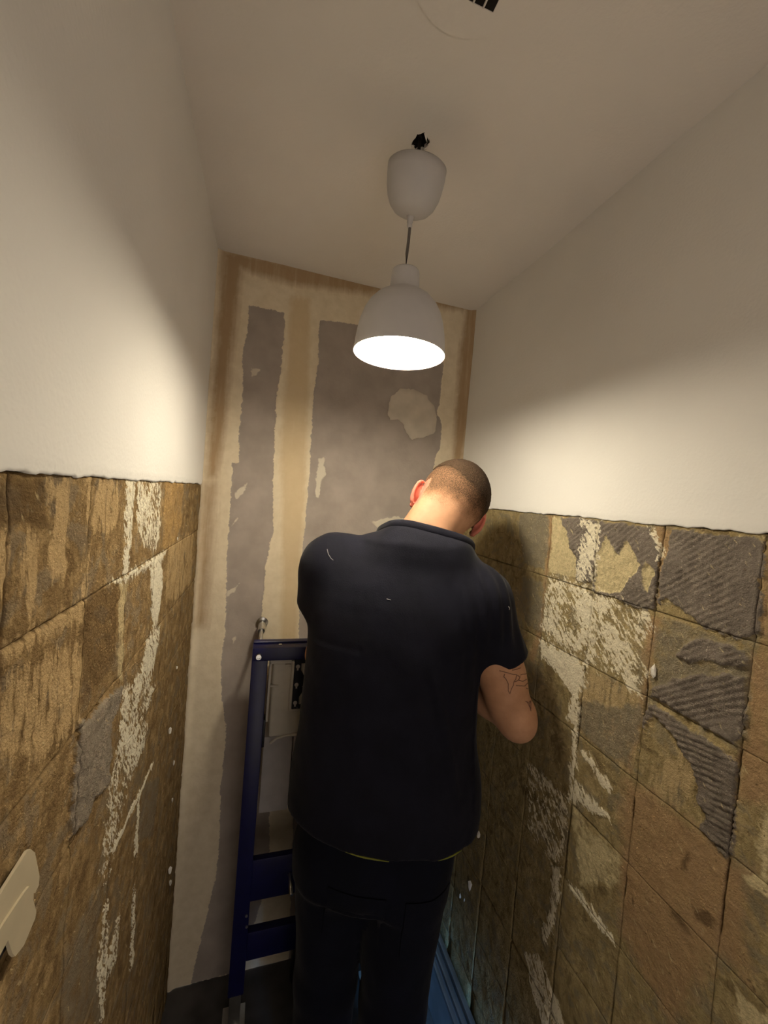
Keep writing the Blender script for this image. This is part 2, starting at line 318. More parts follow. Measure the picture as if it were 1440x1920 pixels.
LEFT_MARKS=[
 ('t',0.75,0.014,[(0.456,1.711),(0.497,1.71),(0.499,1.693),(0.507,1.615),(0.496,1.604),(0.475,1.608),(0.467,1.626),(0.471,1.661),(0.467,1.685),(0.454,1.7)]),
 ('t',0.72,0.012,[(0.42,1.646),(0.435,1.669),(0.444,1.648),(0.447,1.604),(0.43,1.584),(0.421,1.611)]),
 ('t',0.68,0.012,[(0.381,1.657),(0.398,1.668),(0.402,1.646),(0.396,1.613),(0.382,1.639)]),
 ('t',0.75,0.012,[(0.542,1.713),(0.554,1.713),(0.56,1.624),(0.555,1.562),(0.548,1.551),(0.551,1.644)]),
 ('t',0.6,0.012,[(0.582,1.71),(0.643,1.713),(0.659,1.659),(0.62,1.636),(0.561,1.652),(0.563,1.675)]),
 ('t',0.66,0.02,[(0.387,1.57),(0.55,1.565),(0.553,1.545),(0.433,1.557),(0.388,1.555)]),
 ('t',0.58,0.03,[(0.39,1.535),(0.494,1.525),(0.549,1.513),(0.557,1.412),(0.472,1.429),(0.394,1.48)]),
 ('w',0.78,0.016,[(0.676,1.713),(0.721,1.717),(0.719,1.644),(0.716,1.574),(0.681,1.567),(0.694,1.615)]),
 ('w',0.5,0.02,[(0.73,1.712),(0.881,1.717),(0.897,1.603),(0.867,1.576),(0.787,1.605),(0.754,1.636)]),
 ('w',0.95,0.014,[(0.643,1.566),(0.858,1.565),(0.961,1.565),(0.937,1.548),(0.85,1.552),(0.728,1.554),(0.705,1.554)]),
 ('w',0.75,0.02,[(0.839,1.554),(0.922,1.554),(0.951,1.495),(0.931,1.416),(0.893,1.415),(0.862,1.5)]),
 ('c',0.62,0.016,[(0.675,1.564),(0.72,1.553),(0.707,1.502),(0.712,1.389),(0.687,1.41),(0.684,1.509)]),
 ('w',0.58,0.02,[(0.894,1.412),(0.949,1.396),(0.897,1.297),(0.85,1.31),(0.757,1.356),(0.829,1.36),(0.851,1.402)]),
 ('w',0.52,0.03,[(0.722,1.373),(0.859,1.319),(0.927,1.272),(0.883,1.255),(0.753,1.244),(0.727,1.261)]),
 ('o',0.6,0.02,[(0.92,1.718),(1.101,1.721),(1.117,1.61),(1.037,1.572),(0.931,1.573)]),
 ('t',0.56,0.02,[(0.989,1.571),(1.296,1.566),(1.324,1.418),(1.12,1.415),(0.992,1.45)]),
 ('w',0.5,0.03,[(0.726,1.31),(0.893,1.212),(0.877,1.179),(0.809,1.173),(0.756,1.138),(0.728,1.123),(0.71,1.06),(0.68,1.127),(0.69,1.232)]),
 ('w',0.85,0.008,[(0.97,1.084),(0.979,1.074),(0.733,1.092),(0.717,1.101),(0.712,1.11),(0.885,1.093)]),
 ('w',0.66,0.012,[(0.858,1.097),(0.873,1.085),(0.883,0.946),(0.858,0.969)]),
 ('w',0.6,0.016,[(0.701,1.03),(0.716,1.027),(0.727,0.907),(0.721,0.807),(0.705,0.829),(0.684,0.933)]),
 ('w',0.58,0.016,[(0.862,0.894),(0.881,0.875),(0.903,0.681),(0.876,0.713)]),
 ('w',0.58,0.016,[(0.767,0.935),(0.784,0.928),(0.782,0.841),(0.741,0.863),(0.723,0.887)]),
 ('g',0.9,0.01,[(0.557,1.411),(0.705,1.388),(0.689,1.356),(0.665,1.346),(0.67,1.251),(0.63,1.267),(0.589,1.264),(0.557,1.271),(0.552,1.271),(0.547,1.357),(0.555,1.391)]),
 ('h',0.62,0.014,[(0.885,1.093),(1.049,0.991),(1.02,0.87),(0.888,0.971)]),
 ('h',0.6,0.03,[(0.642,1.103),(0.71,1.06),(0.663,1.032),(0.705,0.826),(0.566,1.014),(0.55,1.117)]),
 ('d',0.62,0.014,[(0.377,1.708),(0.397,1.708),(0.453,1.708),(0.455,1.685),(0.464,1.662),(0.433,1.669),(0.4,1.672),(0.38,1.671)]),
 ('d',0.58,0.02,[(0.568,1.568),(0.669,1.56),(0.676,1.44),(0.569,1.426),(0.557,1.548)]),
]
BACK_MARKS=[
 ('g',1,0.01,[(-0.094,2.307),(0.02,2.307),(0.022,2.14),(0.013,2.026),(0.015,1.899),(0.021,1.757),(0.034,1.577),(0.017,1.467),(0.016,1.277),(0.015,1.236),(0.06,1.014),(0.106,0.351),(0.03,0),(-0.13,0),(-0.071,0.386),(-0.069,0.485),(-0.077,0.683),(-0.074,0.78),(-0.071,0.877),(-0.093,1.004),(-0.104,1.119),(-0.098,1.228),(-0.101,1.308),(-0.099,1.285),(-0.107,1.463),(-0.11,1.604),(-0.108,1.723),(-0.112,1.789),(-0.089,1.795),(-0.098,1.884),(-0.094,2.023),(-0.103,2.159),(-0.092,2.229)]),
 ('g',1,0.008,[(0.14,2.308),(0.265,2.319),(0.596,2.351),(0.61,2.211),(0.604,2.091),(0.599,2.051),(0.624,2.014),(0.624,1.926),(0.606,1.884),(0.604,1.811),(0.601,1.568),(0.6,1.2),(0.6,0),(0.2,0),(0.15,1.155),(0.141,1.322),(0.138,1.471),(0.139,1.546),(0.14,1.635),(0.141,1.768),(0.137,1.914),(0.134,2.058),(0.143,2.168),(0.135,2.274)]),
 ('p',1,0.008,[(0.444,2.122),(0.497,2.13),(0.55,2.115),(0.588,2.073),(0.601,2.027),(0.597,1.979),(0.556,1.958),(0.506,1.944),(0.483,1.965),(0.468,1.994),(0.442,2.014),(0.418,2.003),(0.403,2.031),(0.411,2.086)]),
 ('w',0.8,0.01,[(0.169,1.837),(0.19,1.843),(0.196,1.788),(0.186,1.757),(0.179,1.697),(0.168,1.704),(0.166,1.77)]),
 ('w',0.8,0.012,[(0.378,1.627),(0.465,1.653),(0.516,1.652),(0.591,1.584),(0.498,1.563),(0.404,1.606)]),
 ('w',0.6,0.008,[(-0.099,1.689),(-0.059,1.735),(-0.073,1.691),(-0.091,1.676)]),
 ('w',0.6,0.008,[(-0.074,2.109),(-0.041,2.111),(-0.059,2.091),(-0.069,2.082)]),
 ('w',0.65,0.008,[(-0.101,1.364),(-0.063,1.393),(-0.078,1.364),(-0.1,1.343)]),
 ('w',0.6,0.008,[(-0.105,1.583),(-0.084,1.613),(-0.099,1.584),(-0.107,1.569)]),
 ('w',0.6,0.008,[(-0.077,1.206),(-0.061,1.213),(-0.069,1.184)]),
 ('t',0.8,0.02,[(0.037,2.36),(0.099,2.373),(0.116,2.056),(0.134,1.62),(0.134,1.322),(0.141,1.133),(0.09,1.135),(0.073,1.469),(0.035,1.901),(0.041,2.115)]),
 ('o',0.9,0.02,[(-0.181,2.464),(-0.123,2.452),(-0.128,2.289),(-0.137,2.085),(-0.144,1.879),(-0.154,1.74),(-0.186,1.737),(-0.184,2.009),(-0.182,2.278)]),
 ('o',0.7,0.03,[(-0.191,1.716),(-0.159,1.719),(-0.162,1.251),(-0.188,1.251)]),
 ('o',0.85,0.02,[(-0.181,2.464),(0.036,2.47),(0.344,2.487),(0.743,2.492),(0.746,2.468),(0.596,2.444),(0.348,2.436),(0.02,2.404),(-0.12,2.412)]),
 ('o',0.85,0.02,[(0.682,2.471),(0.748,2.489),(0.741,2.152),(0.715,1.863),(0.679,1.859),(0.677,2.062),(0.672,2.302)]),
]


def marks(u, v, feats, chans, seed, warp=0.006):
    wu = u + (fbm(u * 55, v * 55, None, seed, 3) - 0.5) * warp * 2; wv = v + (fbm(u * 55, v * 55, None, seed + 5, 3) - 0.5) * warp * 2
    wu = wu + (vnoise(u * 230, v * 230, None, seed + 8) - 0.5) * 0.004; wv = wv + (vnoise(u * 230, v * 230, None, seed + 9) - 0.5) * 0.004
    out = {c: np.zeros(u.shape) for c in chans}
    u0, u1, v0, v1 = u.min() - .03, u.max() + .03, v.min() - .03, v.max() + .03
    for ch, lev, fall, poly in feats:
        P = np.asarray(poly)
        if ch not in out or P[:, 0].max() < u0 or P[:, 0].min() > u1 or P[:, 1].max() < v0 or P[:, 1].min() > v1: continue
        sd = poly_sd(wu, wv, poly)
        if ch == 'w': lev = np.clip(lev + (fbm(u * 26 + v * 12, v * 20 - u * 8, None, seed + 60, 3) - 0.5) * 0.45, 0.3, 1)
        out[ch] = np.maximum(out[ch], np.clip(0.5 + 0.5 * sd / fall, 0, lev))
    return out
def grid_quads(nu, nv):
    i = np.arange(nu * nv).reshape(nu, nv)
    return np.stack([i[:-1, :-1].ravel(), i[1:, :-1].ravel(), i[1:, 1:].ravel(), i[:-1, 1:].ravel()], 1)
def set_marks(me, a, b):
    for nm, arr in (('marks_a', a), ('marks_b', b)):
        at = me.attributes.new(nm, 'FLOAT_COLOR', 'POINT'); at.data.foreach_set('color', np.asarray(arr, np.float32).ravel())

COLS = [-0.55, -0.365, -0.21, -0.055, 0.095, 0.25, 0.403, 0.563, 0.713, 0.868, 1.025, 1.182, 1.338, 1.3985]
ROWS_R = [0.0, 0.045, 0.21, 0.378, 0.545, 0.71, 0.877, 1.05, 1.214, 1.381, 1.547, ZT]
ROWS_L = [0.0, 0.09, 0.255, 0.42, 0.585, 0.752, 0.918, 1.09, 1.258, 1.405, 1.566, ZT + 0.003]
COLS_L = [-0.55, -0.365, -0.21, -0.055, 0.095, 0.25, 0.398, 0.556, 0.711, 0.868, 1.025, 1.182, 1.338, 1.3985]

def tile_zone(wall, feats, x0, sgn, cols, rows, mat, seed, ridge_dir):
    """sgn = +1 when the room lies towards +x of the wall; beds sit a little behind the painted plaster"""
    for i in range(len(cols) - 1):
        for k in range(len(rows) - 1):
            y0, y1, z0, z1 = cols[i], cols[i + 1], rows[k], rows[k + 1]
            near = 0.3 < y1 and y0 < 1.2 and z1 > 0.6
            st = 0.0028 if near and z1 > 0.85 else (0.006 if (y1 > 0.3 and z1 > .3) else 0.02)
            gap = 0.0004
            nu = max(4, int((y1 - y0) / st)); nv = max(4, int((z1 - z0) / st))
            u, v = np.meshgrid(np.linspace(y0 + gap, y1 - gap, nu), np.linspace(z0 + gap, z1 - gap, nv), indexing='ij')
            # slightly wandering joints
            jz = (fbm(u * 9, v * 0 + k * 7.3, None, seed, 3) - 0.5) * 0.006
            m = marks(u, v, feats, 'gwcothd', seed)
            e = np.minimum(np.minimum(u - y0, y1 - u), np.minimum(v - z0, z1 - v))
            ph = {0: (u * 0.62 + v * 0.78), 1: (u * 0.25 + v * 0.97), 2: (u * 0.9 - v * 0.44)}[ridge_dir if z0 > 1.3 else (1 if sgn < 0 else 2)]
            wob = (fbm(u * 30, v * 30, None, seed + 3, 3) - 0.5) * 0.006
            ridge = np.sin((ph + wob) / 0.0098 * 2 * math.pi)
            broken = sstep(0.30, 0.55, fbm(u * 22, v * 22, None, seed + 21, 3))
            gthick = sstep(0.38, 0.6, m['g']) * (1 - sstep(0.45, 0.6, m['c'])) * (1 - 0.7 * sstep(.5, .7, m['w']))
            h = (fbm(u * 14, v * 14, None, seed + 1, 4) - 0.5) * 0.0045 + (fbm(u * 70, v * 70, None, seed + 2, 3) - 0.5) * 0.0034
            h = h + gthick * (0.0046 + 0.0017 * ridge * broken + 0.0030 * (fbm(u * 60, v * 60, None, seed + 30, 3) - 0.5))
            h = h + sstep(0.4, 0.6, m['h']) * 0.0010 + sstep(0.45, 0.6, m['w']) * (0.0012 + 0.0018 * (fbm(u * 50 + v * 60, v * 90 - u * 60, None, seed + 33, 2) - .5))
            jl = np.zeros_like(u)
            for dist, key in ((u - y0, ('c', i, k)), (y1 - u, ('c', i + 1, k)), (v - z0, ('r', k, i)), (z1 - v, ('r', k + 1, i))):
                rr = random.Random(repr((seed,) + key)); str_ = rr.choice((0.12, 0.25, 0.5, 0.9, 1.0)); along = v if key[0] == 'c' else u
                jd = str_ * (0.15 + 0.85 * sstep(0.38, 0.60, fbm(along * 16 + key[1] * 3.7, along * 0 + key[2] * 5.1, None, seed + 40, 3)))
                jw = 0.0008 + 0.0018 * vnoise(along * 90, along * 0 + key[1] + 7 * key[2], None, seed + 44)
                jl = np.maximum(jl, np.exp(-(dist / jw) ** 2) * jd)
            h = h - 0.0036 * jl + (random.random() - 0.5) * 0.0008
            x = x0 + sgn * (h - 0.0045)
            V = np.stack([x.ravel(), u.ravel(), (v + jz * np.clip(e / 0.02, 0, 1) * 0).ravel()], 1)
            Q = grid_quads(nu, nv)
            if sgn > 0: Q = Q[:, ::-1]
            # skirt: the bed has thickness down to the base coat
            idx = np.arange(nu * nv).reshape(nu, nv)
            loop = np.concatenate([idx[:-1, 0], idx[-1, :-1], idx[1:, -1][::-1], idx[0, 1:][::-1]])
            S = V[loop].copy(); S[:, 0] = x0 - sgn * 0.012
            b0 = len(V); n = len(loop); r = np.arange(n); r2 = (r + 1) % n
            SQ = np.stack([loop[r], b0 + r, b0 + r2, loop[r2]], 1)
            if sgn > 0: SQ = SQ[:, ::-1]
            V = np.concatenate([V, S]); Q = np.concatenate([Q, SQ])
            me = mesh_fast('tile_bed', V, Q)
            A = np.stack([np.concatenate([q.ravel(), np.zeros(n)]) for q in (m['g'] * (1 - 0 * e), m['w'], m['c'], m['o'])], 1)
            B = np.stack([np.concatenate([q.ravel(), np.zeros(n)]) for q in (m['t'], m['h'], m['d'], np.clip(jl * 0.9, 0, 1) * (1 - sstep(.6, .8, m['w'])))], 1)
            set_marks(me, A, B)
            link('tile_bed', me, mat, wall)

def plaster_wall(name, x0, sgn, zb, seed):
    """painted plaster above the stripped zone: a slab with a ragged lower edge"""
    ny, nz = 240, 40
    ys = np.linspace(YF, YB, ny); t = np.linspace(0, 1, nz) ** 1.5
    low = zb + (fbm(ys * 40, ys * 0 + 3, None, seed, 4) - 0.5) * 0.007 + (vnoise(ys * 260, ys * 0, None, seed) - .5) * 0.002
    u = np.repeat(ys[:, None], nz, 1); v = low[:, None] * (1 - t) + HC * t
    x = x0 + sgn * ((fbm(u * 3, v * 3, None, seed + 2, 3) - 0.5) * 0.006)
    x = np.where(v < low[:, None] + 0.0035, x - sgn * 0.0012, x)
    V = np.stack([x.ravel(), u.ravel(), v.ravel()], 1); Q = grid_quads(ny, nz)
    if sgn > 0: Q = Q[:, ::-1]
    idx = np.arange(ny * nz).reshape(ny, nz)[:, 0]; S = V[idx].copy(); S[:, 0] = x0 - sgn * 0.02
    b0 = len(V); r = np.arange(ny - 1)
    SQ = np.stack([idx[r], b0 + r, b0 + r + 1, idx[r + 1]], 1)
    me = mesh_fast(name, np.concatenate([V, S]), np.concatenate([Q, SQ if sgn < 0 else SQ[:, ::-1]]))
    o = link(name, me, M['paint'])
    # base coat behind everything
    bm = bmesh.new(); add_box(bm, (min(x0 - sgn * 0.010, x0 - sgn * 0.08), YF, -0.02), (max(x0 - sgn * 0.010, x0 - sgn * 0.08), YB + 0.05, HC))
    bm_obj('base_coat', bm, M['base'], o)
    return o

wr = plaster_wall('wall_right', XR, -1, ZT, 11); tag(wr, 'right wall, white paint above stripped tile beds', 'wall', kind='structure')
tile_zone(wr, RIGHT_MARKS, XR, -1, COLS, ROWS_R, M['resR'], 101, 0)
wl = plaster_wall('wall_left', XL, 1, ZT + 0.003, 23); tag(wl, 'left wall, white paint above brown stripped tile beds', 'wall', kind='structure')
tile_zone(wl, LEFT_MARKS, XL, 1, COLS_L, ROWS_L, M['resL'], 202, 2)

def chip(wall, x, y, z, s, seed, sgn):
    rnd = random.Random(seed); bm = bmesh.new()
    bmesh.ops.create_icosphere(bm, subdivisions=1, radius=1)
    for q in bm.verts:
        k = 0.7 + 0.6 * rnd.random(); q.co = Vector((q.co.x * 0.35 * s * k + x, q.co.y * 0.45 * s * k + y, q.co.z * s * k + z))
    bm_obj('plaster_chip', bm, M['chip'], wall)
for i, (y, z, s) in enumerate(((1.195, .927, .008), (1.111, 1.07, .011), (1.209, .809, .007), (1.25, .56, .014), (1.274, .498, .012), (1.15, 1.22, .005), (1.05, 1.58, .004))):
    chip(wl, XL + 0.001, y, z, s, i, 1)
for i, (y, z, s) in enumerate(((.549, 1.436, .013), (1.054, .682, .013), (1.075, .496, .017), (1.127, .406, .008), (1.10, .42, .006))):
    chip(wr, XR - 0.001, y, z, s, 50 + i, -1)

# back wall: grey plasterboard with filled joints
def back_wall():
    nu, nv = 250, 610
    u, v = np.meshgrid(np.linspace(XL - .03, XR + .03, nu), np.linspace(0, HC, nv), indexing='ij')
    m = marks(u, v, BACK_MARKS, 'gwpot', 303, 0.004)
    fill = 1 - sstep(0.4, 0.6, m['g'])
    y = YB - 0.0016 * fill - 0.001 * sstep(.45, .6, m['w']) - (fbm(u * 5, v * 2.5, None, 31, 3) - 0.5) * 0.006 * fill
    # skirting of rough mortar near the floor on the left
    # coved filler in the corners
    y = y - 0.012 * np.exp(-((u - XR) / 0.012) ** 2) * sstep(1.70, 1.80, v) - 0.008 * np.exp(-((u - XL) / 0.010) ** 2)
    V = np.stack([u.ravel(), y.ravel(), v.ravel()], 1)
    me = mesh_fast('wall_back', V, grid_quads(nu, nv))
    z = np.zeros(u.size)
    set_marks(me, np.stack([m['g'].ravel(), m['w'].ravel(), m['p'].ravel() * 0, m['o'].ravel()], 1), np.stack([m['t'].ravel(), z, z, z], 1))
    o = link('wall_back', me, M['back']); tag(o, 'back wall of grey plasterboard with cream filled joints', 'wall', kind='structure')
    P = np.asarray([f for f in BACK_MARKS if f[0] == 'p'][0][3]); c = P.mean(0)
    # round filler patch, thicker in the middle, ragged edge
    bm = bmesh.new(); rings = []
    k = 96; ang = np.linspace(0, 2 * math.pi, k, endpoint=False); rad = []
    for a in ang:
        t = np.linspace(0, .12, 240); sd = poly_sd(c[0] + np.cos(a) * t, c[1] + np.sin(a) * t, P); rad.append(t[np.where(sd > 0)[0].max()])
    rad = np.asarray(rad) + (fbm(np.cos(ang) * 9 + 20, np.sin(ang) * 9 + 20, None, 5, 4) - .5) * 0.010
    for f, d in ((1, 0.0006), (0.985, 0.0022), (0.8, 0.0030), (0.5, 0.0036), (0.2, 0.0030)):
        rings.append([bm.verts.new((c[0] + math.cos(a) * r * f, YB - d - 0.0012 * float(vnoise(math.cos(a) * r * f * 60 + 50, math.sin(a) * r * f * 60 + 50)), c[1] + math.sin(a) * r * f)) for a, r in zip(ang, rad)])
    for a, b in zip(rings, rings[1:]):
        for i in range(k): bm.faces.new((a[i], a[(i + 1) % k], b[(i + 1) % k], b[i]))
    bm.faces.new(rings[-1])
    q = bm_obj('filler_patch', bm, M['patch'], o, smooth=True); tag(q, 'round pale filler patch')
    return o
back_wall()

# floor
def floor():
    nu, nv = 90, 190
    u, v = np.meshgrid(np.linspace(XL - .02, XR + .02, nu), np.linspace(YF - .1, YB + .02, nv), indexing='ij')
    z = (fbm(u * 8, v * 8, None, 77, 4) - 0.5) * 0.006
    me = mesh_fast('floor', np.stack([u.ravel(), v.ravel(), z.ravel()], 1), grid_quads(nu, nv))
    tag(link('floor', me, M['concrete']), 'bare grey concrete floor', 'floor', kind='structure')
floor()

# ceiling with a broken hole above the lamp
def ceiling():
    c = (0.258, 0.812); n = 26; rnd = random.Random(4)
    hole = [(c[0] + math.cos(2 * math.pi * i / n) * (.0135 + .006 * rnd.random()), c[1] + math.sin(2 * math.pi * i / n) * (.019 + .010 * rnd.random())) for i in range(n)]
    bm = bmesh.new()
    outer = [(XL - .03, YF), (XR + .03, YF), (XR + .03, YB + .03), (XL - .03, YB + .03)]
    es = []
    for loop in (outer, hole):
        vs = [bm.verts.new((x, y, HC)) for x, y in loop]
        es += [bm.edges.new((vs[i], vs[(i + 1) % len(vs)])) for i in range(len(vs))]
    bmesh.ops.triangle_fill(bm, use_beauty=True, use_dissolve=False, edges=es)
    hv = [bm.verts.new((x, y, HC)) for x, y in hole]; tv = [bm.verts.new((x, y, HC + .012)) for x, y in hole]
    for i in range(n): bm.faces.new((hv[i], hv[(i + 1) % n], tv[(i + 1) % n], tv[i]))
    for f in bm.faces:
        if f.normal.z > 0.5: f.normal_flip()
    me = bpy.data.meshes.new('ceiling'); bm.to_mesh(me); bm.free()
    o = link('ceiling', me, M['ceil'], smooth=False); tag(o, 'white painted ceiling with a small broken hole', 'ceiling', kind='structure')
    bm = bmesh.new(); add_lathe(bm, [(.05, 0), (.05, .08), (0.0001, .08)], 20, (c[0], c[1], HC + .012), caps=False)
    bm_obj('hole_cavity', bm, M['dark'], o)
    # torn paint flakes round the hole
    for i in range(9):
        a = rnd.random() * 6.28; bm = bmesh.new(); p = Vector((c[0] + math.cos(a) * .017, c[1] + math.sin(a) * .025, HC - .0004))
        d = Vector((math.cos(a + 2.5), math.sin(a + 2.5), -.4)) * (.008 + .008 * rnd.random()); s = Vector((-math.sin(a), math.cos(a), 0)) * .004
        v = [bm.verts.new(p + s), bm.verts.new(p - s), bm.verts.new(p + d)]; w = [bm.verts.new(q.co + Vector((0, 0, .0008))) for q in v]
        bm.faces.new(v); bm.faces.new(w)
        for k in range(3): bm.faces.new((v[k], v[(k + 1) % 3], w[(k + 1) % 3], w[k]))
        bm_obj('paint_flake', bm, M['ceil'] if i % 3 else M['dark'], o)
ceiling()

# front wall with an assumed doorway, unseen behind the camera, open to the added world fill
bm = bmesh.new()
for lo, hi in (((XL - .03, YF - .1, 0), (-0.13, YF, HC)), ((0.66, YF - .1, 0), (XR + .03, YF, HC)), ((-0.13, YF - .1, 2.2), (0.66, YF, HC))): add_box(bm, lo, hi)
tag(bm_obj('wall_front', bm, M['paint']), 'front wall with assumed open doorway behind the viewer', 'wall', kind='structure')

# ------------------------------------------------------------------ pendant lamp
def pendant():
    LX, LY = 0.2455, 0.80
    t = empty('pendant_lamp', (LX, LY, HC)); tag(t, 'white pendant lamp with bell shade hanging from ceiling, switched on', 'lamp')
    bm = bmesh.new()
    zc = 2.384
    prof = [(r * .945, zc + z * .85) for r, z in ((0.0595, 0), (0.0625, 0), (0.0620, -.02), (0.0600, -.04), (0.0560, -.06), (0.0490, -.077), (0.0390, -.089), (0.0260, -.096), (0.0110, -.099), (0.0050, -.099))]
    zc0 = prof[-1][1]; prof = [(r, z - zc0) for r, z in prof]      # measured from its lower tip; the cup hangs askew
    inner = [(r - .003 if r > .01 else r, z + .0025) for r, z in prof[1:]][::-1]
    add_lathe(bm, inner + prof, 56, (LX, LY, zc0), axis=(0.0, -0.24, 1), caps=False)
    bm_obj('ceiling_cup', bm, M['shade'], t, smooth=True)
    bm = bmesh.new(); add_lathe(bm, [(r, zc + .0148 + z) for r, z in ((.0085, -.0985), (.0075, -.104), (.0055, -.106), (.0065, -.110), (.0050, -.113), (.0058, -.117), (.0036, -.122))], 20, (LX, LY, 0))
    bm_obj('strain_relief', bm, M['shade'], t, smooth=True)
    bm = bmesh.new(); add_tube(bm, [(LX + .001, LY, zc - .08), (LX + .0003, LY, 2.25), (LX - .001, LY, 2.225), (LX, LY, 2.18)], 0.0031, 10); bm_obj('cord', bm, M['cord'], t, smooth=True)
    bm = bmesh.new(); add_tube(bm, [(LX, LY, zc - .05), (LX + .006, LY, 2.41), (LX + .010, LY + .010, HC + .03)], 0.0035, 8); bm_obj('supply_cable', bm, M['dark'], t, smooth=True)
    zr = 2.018
    out = [(.0992, 0), (.1000, .004), (.0985, .012), (.0972, .028), (.0945, .048), (.0900, .070), (.0835, .090), (.0745, .107), (.0625, .121), (.0490, .1305), (.0385, .1355), (.0335, .1385), (.0318, .143), (.0310, .165), (.0302, .180), (.0285, .1845), (.0040, .1865)]
    out = [(r * .955, z * .925) for r, z in out]
    inn = [(max(r - .0028, .002), z - (.0025 if z > .1 else 0)) for r, z in out[1:]]
    bm = bmesh.new(); add_lathe(bm, [(r, z + zr) for r, z in out], 72, (LX, LY, 0), caps=False); bm_obj('shade', bm, M['shade'], t, smooth=True)
    bm = bmesh.new(); add_lathe(bm, [(.0947, zr)] + [(r, z + zr) for r, z in inn], 72, (LX, LY, 0), caps=False); bm_obj('shade_lining', bm, M['shade_in'], t, smooth=True)
    bm = bmesh.new(); add_lathe(bm, [(.020, zr + .155), (.021, zr + .105), (.016, zr + .098)], 24, (LX, LY, 0)); bm_obj('lamp_holder', bm, M['shade'], t, smooth=True)
    n = NT('glowing_bulb'); em = n.new('ShaderNodeEmission'); em.inputs[0].default_value = (*BULB_COLOR, 1); em.inputs[1].default_value = BULB_STRENGTH
    n.t.links.new(em.outputs[0], n.n['Material Output'].inputs['Surface'])
    bm = bmesh.new(); zb = zr + BULB_Z
    add_lathe(bm, [(.0002, zb - .036), (.010, zb - .0346), (.020, zb - .030), (.028, zb - .0225), (.0335, zb - .012), (.0355, 0 + zb), (.033, zb + .014), (.026, zb + .028), (.019, zb + .042), (.0145, zb + .060), (.0135, zb + .075)], 20, (LX, LY, 0))
    tag(bm_obj('bulb', bm, n.m, t, smooth=True), 'glowing bulb')
BULB_Z = 0.030
pendant()

# ------------------------------------------------------------------ ceiling vent (only its corner is in view)
def vent():
    t = empty('ceiling_vent', (0.226, 0.505, HC)); tag(t, 'flat round ceiling vent with square dark grille at upper edge', 'vent')
    cx, cy = 0.226, 0.515; s = 0.05; z0, z1 = HC - .0025, HC - .0002
    bm = bmesh.new(); n = 64
    cir = [(cx + .098 * math.cos(2 * math.pi * i / n), cy + .098 * math.sin(2 * math.pi * i / n)) for i in range(n)]
    sq = [(cx - s, cy - s), (cx + s, cy - s), (cx + s, cy + s), (cx - s, cy + s)]
    es = []
    for loop in (cir, sq):
        vs = [bm.verts.new((x, y, z0)) for x, y in loop]; es += [bm.edges.new((vs[i], vs[(i + 1) % len(vs)])) for i in range(len(vs))]
        ws = [bm.verts.new((x, y, z1)) for x, y in loop]; vv = [bm.verts.new((x, y, z0)) for x, y in loop]
        for i in range(len(vs)): bm.faces.new((vv[i], vv[(i + 1) % len(vs)], ws[(i + 1) % len(vs)], ws[i]))
    bmesh.ops.triangle_fill(bm, use_beauty=True, use_dissolve=False, edges=es)
    bm_obj('flange', bm, M['ceil'], t)
    bm = bmesh.new(); add_box(bm, (cx - s, cy - s, HC - .0012), (cx + s, cy + s, HC - .0004)); bm_obj('backing', bm, M['dark'], t)
    for i in range(1, 6):
        bm = bmesh.new(); x = cx - s + i * 2 * s / 6; add_box(bm, (x - .0012, cy - s, HC - .0036), (x + .0012, cy + s, HC - .0012)); bm_obj('slat', bm, M['vent'], t)
vent()

